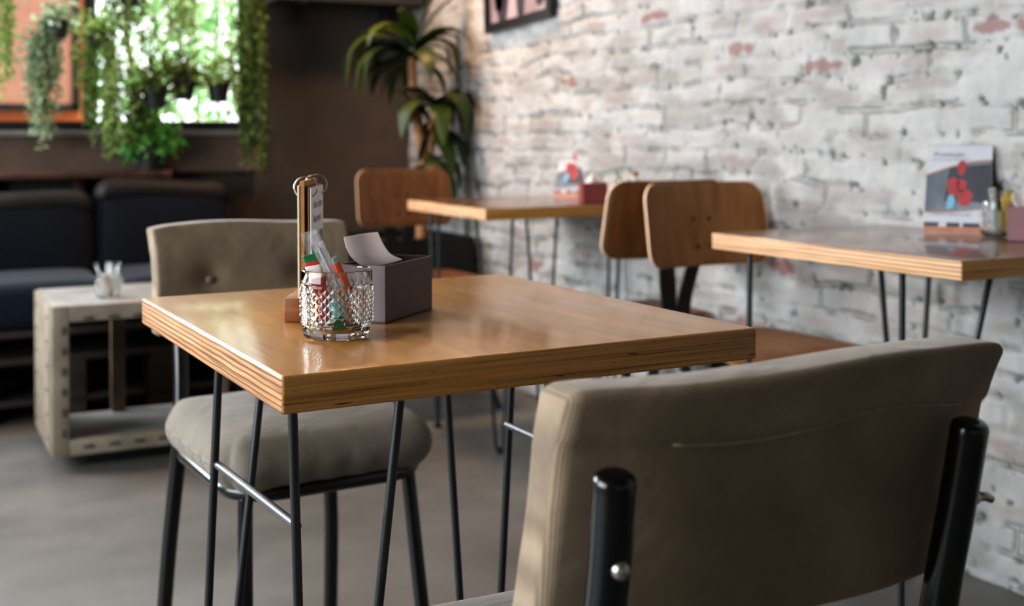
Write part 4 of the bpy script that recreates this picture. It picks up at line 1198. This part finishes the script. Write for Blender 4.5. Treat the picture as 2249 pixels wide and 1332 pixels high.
def dracaena():
    rnd = random.Random(3)
    bx0, bx1, by0, by1, bh = 1.46, 2.02, 4.30, 4.74, 0.56
    p = thing('planter_box', 'black box planter holding the tall strap-leaved plant in the corner', 'planter', ((bx0 + bx1) / 2, (by0 + by1) / 2, 0))
    w, d = bx1 - bx0, by1 - by0
    bm = BM(); open_box(bm, w, d, bh, 0.02); link('box', bm, 'planter', p, smooth=False)
    bm = BM(); box(bm, (0, 0, bh - 0.04), (w - 0.04, d - 0.04, 0.03)); link('soil', bm, 'soil', p, smooth=False)
    foot = Vector((1.88, 4.50, bh - 0.03)); A = on_y(935, 372, 4.5); Tp = on_y(906, 170, 4.5)
    t = thing('dracaena', 'tall corn plant with drooping strap leaves in the corner by the brick wall', 'plant', foot)
    loc = lambda v: Vector(v) - foot
    bm = BM(); tube(bm, smooth_path([(0, 0, 0), loc((1.885, 4.5, 0.75)), loc(A), loc(on_y(918, 270, 4.5)), loc(Tp), loc(on_y(905, 118, 4.5))], 6), [0.024] * 12 + [0.021] * 8 + [0.018] * 11, 12)
    link('trunk', bm, 'bark', t)
    bm = BM(); base2 = loc(on_y(950, 260, 4.45)); tube(bm, smooth_path([loc((1.90, 4.48, 0.60)), loc(on_y(945, 350, 4.46)), base2], 6), 0.014, 10); link('side_stem', bm, 'bark', t)
    # azimuth 0 = +x ; camera left is the direction -_x
    la = math.atan2(-_x.y, -_x.x); ra = math.atan2(_x.y, _x.x)
    bm = BM(); top = loc(on_y(908, 112, 4.5))
    spec = [(la, .46, .058, 0.75, 2.6), (la + .35, .40, .060, 0.55, 2.7), (la - .35, .36, .060, 0.65, 2.6), (la + .1, .34, .056, 0.3, 2.2), (la - .7, .34, .05, .8, 2.4),
            (la + .9, .36, .055, 0.9, 2.2), (ra, .40, .055, 0.75, 2.7), (ra + .4, .36, .055, 0.5, 2.6), (ra - .5, .42, .055, 0.9, 2.4), (ra + .2, .45, .05, 1.25, 1.1),
            (la - .2, .30, .06, -0.1, 1.6), (ra - .2, .30, .06, 0.0, 1.7), (ra - 1.2, .34, .055, .5, 2.2), (la + 1.4, .32, .05, 1.2, 1.6), (ra + .1, .46, .060, 1.38, 0.6), (la - 1.3, .3, .055, .2, 2.2), (la + .2, .50, .055, 0.9, 3.4), (la - .1, .42, .06, 0.7, 3.3), (la - .3, .44, .058, 0.95, 3.2), (la + .6, .42, .06, .75, 3.3), (ra, .44, .055, .9, 3.3), (ra - .4, .36, .055, .8, 3.2), (la + .05, .26, .06, -.3, 1.6), (ra + .3, .26, .06, -.2, 1.8), (la - .9, .34, .06, .0, 2.2)]
    for (az, L, w, e, dr) in spec: strap(bm, top + Vector((0, 0, rnd.uniform(-.05, .02))), az, L, w, e, dr, rnd)
    link('leaves', bm, 'leaf_dark', t)
    bm = BM(); mid = loc(on_y(955, 235, 4.45))
    for (az, L, w, e, dr) in [(ra, .30, .06, .5, 2.6), (la, .22, .06, .3, 2.6), (ra - .6, .32, .06, .6, 2.9), (la + .7, .30, .06, .4, 2.9), (ra + .5, .34, .055, .4, 2.3), (ra - 1.3, .30, .06, .3, 2.8), (la - .5, .24, .06, .0, 1.8), (ra - .3, .28, .06, -.4, 1.2), (ra + .1, .38, .045, .75, 2.9), (la - .2, .26, .06, 1.2, 1.0), (la - 1.3, .28, .06, -.3, 1.4), (ra - 1.0, .30, .06, -.6, 1.0), (la + .4, .30, .06, .9, 3.2), (ra + .2, .36, .055, 1.0, 3.4), (ra - .8, .34, .06, .8, 3.2), (la - .8, .3, .06, .6, 2.8), (ra, .22, .06, -.9, .8), (la, .2, .06, -.9, .7)]:
        strap(bm, mid + Vector((0, 0, rnd.uniform(-.10, .04))), az, L, w, e, dr, rnd)
    link('leaves', bm, 'leaf_dark', t)
    bm = BM(); low = loc(on_y(940, 340, 4.46))
    for (az, L, w, e, dr) in [(ra, .26, .06, .2, 2.4), (la + .3, .2, .05, -.3, 1.4), (ra - 1.2, .3, .06, .0, 2.2), (ra + .6, .24, .05, -.2, 1.6), (la - 1, .28, .06, -.2, 1.6), (ra - .5, .26, .06, -.5, 1.2)]:
        strap(bm, low + Vector((0, 0, rnd.uniform(-.05, .02))), az, L, w, e, dr, rnd)
    link('leaves', bm, 'leaf_dark', t)


dracaena()


# ------------------------------------------------------------------ hanging plants in the window
def leaf(bm, p, size, rnd, down=0.3):
    n = Vector((rnd.gauss(0, 1), rnd.gauss(0, 1), rnd.gauss(0, 0.7))).normalized()
    a = Vector((rnd.gauss(0, 1), rnd.gauss(0, 1), rnd.gauss(-down, 0.8))); a = (a - n * a.dot(n)).normalized(); b = n.cross(a)
    L = size * rnd.uniform(.7, 1.3); w = L * 0.32
    v = [bm.verts.new(p), bm.verts.new(p + a * L * .5 + b * w + n * L * .06), bm.verts.new(p + a * L), bm.verts.new(p + a * L * .5 - b * w + n * L * .06)]
    bm.faces.new(v)


def hanging_plant(label, px, py, Y, pot_w, strands, bush, m, leafsz=0.022, potm='pot', hung=True, seed=0, name='hanging_plant', group='potted plants hanging in the window'):
    """pot centre at pixel (px, py) on plane y = Y; STRANDS = [(px offset, spread px, py end, count)]; BUSH = (radius, height, count)"""
    rnd = random.Random(seed * 17 + 5)
    c = on_y(px, py, Y); sc = (on_y(px + 1, py, Y) - on_y(px, py, Y)).length
    r = pot_w * sc / 2; h = r * 1.75
    t = thing(name, label, 'plant', c - Vector((0, 0, h / 2)), 0, group)
    bm = BM(); lathe(bm, [(0, 0), (r * .72, 0), (r * .98, h * .86), (r * 1.06, h * .86), (r * 1.06, h), (r * .93, h), (r * .9, h * .88), (0, h * .88)], 20); link('pot', bm, potm, t, autos=40)
    if hung:
        zc = ZC - (c.z - h / 2)
        bm = BM()
        for k in range(3): tube(bm, [(r * math.cos(2.1 * k), r * math.sin(2.1 * k), h), (0, 0, h + 0.28)], 0.0016, 6)
        tube(bm, [(0, 0, h + 0.28), (0, 0, zc)], 0.0022, 6); link('hanger', bm, 'wire', t)
    bm = BM(); st = BM()
    br, bhh, bn = bush
    for _ in range(bn):
        q = Vector((rnd.gauss(0, .45), rnd.gauss(0, .45), 0)) * br; q.z = h + abs(rnd.gauss(0, .45)) * bhh - 0.3 * q.length
        leaf(bm, q, leafsz * 1.15, rnd, 0.0)
    for (ox, sp, pe, cnt) in strands:
        for _ in range(cnt):
            x = (ox + rnd.gauss(0, sp * .45)) * sc; yy = rnd.gauss(0, sp * .35) * sc
            e = on_y(px + ox, pe, Y).z - (c.z - h / 2); e = h + (e - h) * rnd.uniform(.55, 1.02)
            dirx = _x * x + _f * yy
            pts = []; zz = h + 0.015; n = max(4, int((h - e) / 0.02)); ph = rnd.uniform(0, 6)
            for k in range(n + 1):
                u = k / n; out = min(1, u * 3)
                p = dirx * out + Vector((0.008 * math.sin(u * 9 + ph), 0.008 * math.cos(u * 7 + ph), zz + (e - zz) * u + 0.03 * math.sin(PI * min(1, u * 4)) * (1 if u < .25 else 0)))
                pts.append(p)
            tube(st, pts[::2] if len(pts) > 5 else pts, 0.0011, 4, caps=False)
            for p in pts:
                for _k in range(3): leaf(bm, p + Vector((rnd.gauss(0, .008), rnd.gauss(0, .008), rnd.gauss(0, .008))), leafsz, rnd, .5)
    f = link('foliage', bm, m, t, smooth=False)
    if len(st.verts): link('stems', st, 'stem', f)
    else: st.free()
    return t


Yp = 4.86
hanging_plant('trailing plant at the far left edge of the window', 4, -90, Yp, 62, [(2, 40, 215, 14)], (.09, .12, 60), 'leaf_trail', seed=1)
hanging_plant('black pot with long trailing grey-green plant in front of the orange board', 128, 62, Yp, 50, [(-34, 34, 318, 24), (-30, 46, 190, 20)], (.10, .09, 160), 'leaf_grey', seed=2)
hanging_plant('black pot left of the window centre with leafy strands over the mullion', 212, 84, Yp + .02, 42, [(30, 44, 338, 26), (-16, 30, 270, 14)], (.11, .10, 200), 'leaf_trail', seed=3)
hanging_plant('bright green fern in a dark pot on the ledge under the window', 330, 350, 4.97, 66, [(-16, 60, 344, 12)], (.115, .20, 520), 'leaf_bright', hung=False, seed=4, leafsz=0.03, name='potted_fern')
hanging_plant('dark pot with olive trailing plant in the middle of the window', 340, 214, Yp, 58, [(-30, 50, 300, 16), (-50, 30, 330, 8)], (.11, .20, 420), 'leaf_olive', seed=5)
hanging_plant('dark rounded plant left of the plain black pot', 404, 196, Yp + .03, 54, [(0, 40, 230, 8)], (.09, .12, 320), 'leaf_olive', seed=6)
hanging_plant('plain black tapered pot with wispy green plant near the right of the window', 480, 203, Yp, 50, [], (.10, .15, 190), 'leaf_trail', seed=7, leafsz=0.026)
hanging_plant('dark green curtain of trailing stems at the right edge of the window', 552, -60, 4.80, 60, [(-8, 34, 372, 26), (-2, 30, 250, 12), (-14, 26, 330, 10)], (.07, .08, 100), 'leaf_olive', seed=8)
hanging_plant('high olive plant hanging above the middle pots at the top of the window', 285, -10, Yp, 50, [(0, 60, 90, 18)], (.13, .10, 260), 'leaf_olive', seed=9)
hanging_plant('pale plant hanging on a long wire above the dark rounded plant', 396, -40, Yp + .04, 46, [(0, 50, 140, 16)], (.11, .10, 150), 'leaf_trail', seed=10)

# ------------------------------------------------------------------ picture, shelf
p0 = on_x(1070, 74, WX - 0.02); p1 = on_x(1214, 38, WX - 0.02)
PW = p0.y - p1.y; PH = 0.42; zb = (p0.z + p1.z) / 2
t = thing('framed_picture', 'black framed photograph hanging high on the white brick wall', 'picture', (WX - 0.022, (p0.y + p1.y) / 2, zb + PH / 2))
t.rotation_euler.x = math.radians(-2.4)
bm = BM(); fw = 0.032
for (c, s) in (((0, 0, -PH / 2 + fw / 2), (0.03, PW, fw)), ((0, 0, PH / 2 - fw / 2), (0.03, PW, fw)), ((0, -PW / 2 + fw / 2, 0), (0.03, fw, PH - 2 * fw)), ((0, PW / 2 - fw / 2, 0), (0.03, fw, PH - 2 * fw))): box(bm, c, s)
link('frame', bm, 'frame', t, smooth=False)
bm = BM(); box(bm, (0.004, 0, 0), (0.01, PW - 0.05, PH - 0.05)); pr = link('print', bm, 'print', t, smooth=False)
for (y, z, ry, rz_) in ((0.13, -0.10, .055, .10), (0.16, -0.02, .06, .12), (-0.02, -0.09, .04, .12), (-0.17, -0.03, .06, .13), (-0.12, 0.02, .05, .13)):
    bm = BM(); poly_prism(bm, [(-0.0016, y + ry * math.cos(q) * (1 + .15 * math.sin(3 * q)), max(-PH / 2 + .03, min(PH / 2 - .03, z + rz_ * math.sin(q)))) for q in [2 * PI * k / 18 for k in range(18)]], (0.002, 0, 0))
    link('printed_figure', bm, 'printdark', pr, smooth=False)

s0 = on_y(596, 8, WY - 0.13); s1 = on_y(1015, 8, WY - 0.13)
zsh = on_y(800, 14, WY - 0.13).z
t = thing('wall_shelf', 'dark grey shelf on brackets high on the dark back wall', 'shelf', ((s0.x + min(s1.x, WX - 0.03)) / 2, WY - 0.13, zsh))
sw = min(s1.x, WX - 0.03) - s0.x
bm = BM(); box(bm, (0, 0, 0.05), (sw, 0.24, 0.10), bev=0.004); link('shelf_board', bm, 'shelf', t, autos=40)
for px in (650, 862):
    bxp = on_y(px, 10, WY - 0.13).x - t.location.x
    bm = BM(); box(bm, (bxp, 0.10, -0.02), (0.03, 0.03, 0.12)); box(bm, (bxp, 0.0, -0.006), (0.03, 0.22, 0.012)); link('bracket', bm, 'blackflat', t, smooth=False)


# ------------------------------------------------------------------ outside the window
def outside():
    bm = BM(); box(bm, (0, 14, -0.06), (40, 17.2, 0.1)); o = struct('exterior_ground', bm, 'ground', smooth=False)
    ye = 7.2
    xr = on_y(200, 260, ye).x
    bm = BM(); box(bm, (xr - 1.6, ye + 0.1, 1.5), (3.2, 0.2, 3.0)); o = struct('exterior_wall', bm, 'terracotta', smooth=False)
    xb = on_y(174, 200, ye - 0.05).x; zb = on_y(80, 243, ye - 0.05).z
    t = thing('framed_board', 'large salmon board in dark frame on the orange wall outside', 'board', (xb - 0.75, ye - 0.03, zb))
    W, H = 1.5, 1.5
    bm = BM(); box(bm, (0, 0, H / 2), (W, 0.03, H)); link('panel', bm, 'pinkboard', t, smooth=False)
    bm = BM()
    for (c, s) in (((0, -0.01, 0.018), (W, 0.05, 0.036)), ((0, -0.01, H - 0.018), (W, 0.05, 0.036)), ((-W / 2 + .018, -0.01, H / 2), (0.036, 0.05, H)), ((W / 2 - .018, -0.01, H / 2), (0.036, 0.05, H))): box(bm, c, s)
    link('frame', bm, 'winframe', t, smooth=False)
    rnd = random.Random(4)

    def tree(label, px, Y, h, r, n, seed):
        c = on_y(px, 200, Y); rnd = random.Random(seed)
        t = thing('garden_tree', label, 'tree', (c.x, Y, 0), 0, 'garden trees outside the window')
        bm = BM(); tube(bm, smooth_path([(0, 0, 0), (0.04, 0, h * .4), (-0.05, 0.03, h * .7), (0, 0, h * .95)], 4), [0.025] * 8 + [0.015] * 5, 8); link('trunk', bm, 'stem', t)
        bm = BM()
        for k in range(n):
            v = Vector((rnd.gauss(0, 1), rnd.gauss(0, 1), rnd.gauss(0, 1))).normalized() * rnd.uniform(.3, 1.0) ** .5
            leaf(bm, Vector((v.x * r, v.y * r * .7, h * .68 + v.z * h * .40)), 0.09, rnd, .3)
        link('crown', bm, 'leaf_out', t, smooth=False)
    tree('leafy tree outside behind the middle hanging plants', 292, 8.6, 2.6, 0.62, 900, 1)
    tree('thin bright tree outside behind the right part of the window', 425, 10.5, 3.4, 0.75, 420, 2)
    tree('broad pale tree far outside behind the right half of the window', 470, 13.5, 4.6, 1.5, 1500, 4)
    tree('small tree outside at the right end of the window', 520, 9.4, 2.4, 0.40, 420, 3)
    t = thing('parked_bin', 'small yellow bin on the pavement outside the window', 'bin', (on_y(497, 262, 8.4).x, 8.4, -0.01))
    bm = BM(); lathe(bm, [(0, 0), (.07, 0), (.09, 0.98), (.095, 1.0), (.095, 1.03), (.05, 1.07), (0, 1.08)], 16); link('body', bm, mat('yellow_bin_plastic', (176, 116, 18), 0.5, 10, 0.1), t, autos=40)


outside()

# ------------------------------------------------------------------ light
w = bpy.data.worlds.new('sky'); S.world = w; w.use_nodes = True
bg = w.node_tree.nodes['Background']; bg.inputs[0].default_value = (0.93, 0.97, 1.0, 1); bg.inputs[1].default_value = 3.4


def area(name, loc, target, sx, sy, power, col):
    L = bpy.data.lights.new(name, 'AREA'); L.shape = 'RECTANGLE'; L.size = sx; L.size_y = sy; L.energy = power; L.color = col
    o = bpy.data.objects.new(name, L); COL.objects.link(o); o.location = loc
    o.rotation_euler = (Vector(target) - Vector(loc)).to_track_quat('-Z', 'Y').to_euler()
    return o


sun = bpy.data.lights.new('sun', 'SUN'); sun.energy = 1.2; sun.angle = 0.02; sun.color = (1, 0.96, 0.9)
so = bpy.data.objects.new('sun', sun); COL.objects.link(so); so.rotation_euler = Vector((-0.25, 0.65, -0.8)).to_track_quat('-Z', 'Y').to_euler()
# daylight through the upper part of the plant window, through the left-hand shopfront, and a warm lamp over the corner
area('window_daylight', (-1.35, 4.85, 1.5), (0.6, 1.3, 0.72), 1.4, 0.9, 125, (0.95, 0.98, 1.0))
area('upper_window_daylight', (-0.3, 4.7, 2.05), (0.7, 1.2, 0.7), 2.4, 0.8, 60, (0.95, 0.98, 1.0))
area('shopfront_daylight', (-2.3, 1.5, 1.5), (2.0, 1.3, 0.8), 2.6, 1.8, 185, (0.90, 0.96, 1.0))
area('corner_lamp', (1.45, 4.15, 2.45), (2.05, 4.45, 1.0), 0.3, 0.3, 38, (1.0, 0.58, 0.30))
# portal for sampling the sky through the plant window
L = bpy.data.lights.new('window_portal', 'AREA'); L.shape = 'RECTANGLE'; L.size = 3.5; L.size_y = 1.45; L.cycles.is_portal = True
o = bpy.data.objects.new('window_portal', L); COL.objects.link(o); o.location = (-0.42, WY + 0.2, 1.7); o.rotation_euler = (-PI / 2, 0, 0)

S.view_settings.view_transform = 'Standard'; S.view_settings.look = 'Medium High Contrast'; S.view_settings.exposure = -0.13
S.cycles.use_denoising = True
S.cycles.max_bounces = 14; S.cycles.transparent_max_bounces = 24; S.cycles.transmission_bounces = 12
S.cycles.sample_clamp_indirect = 6.0
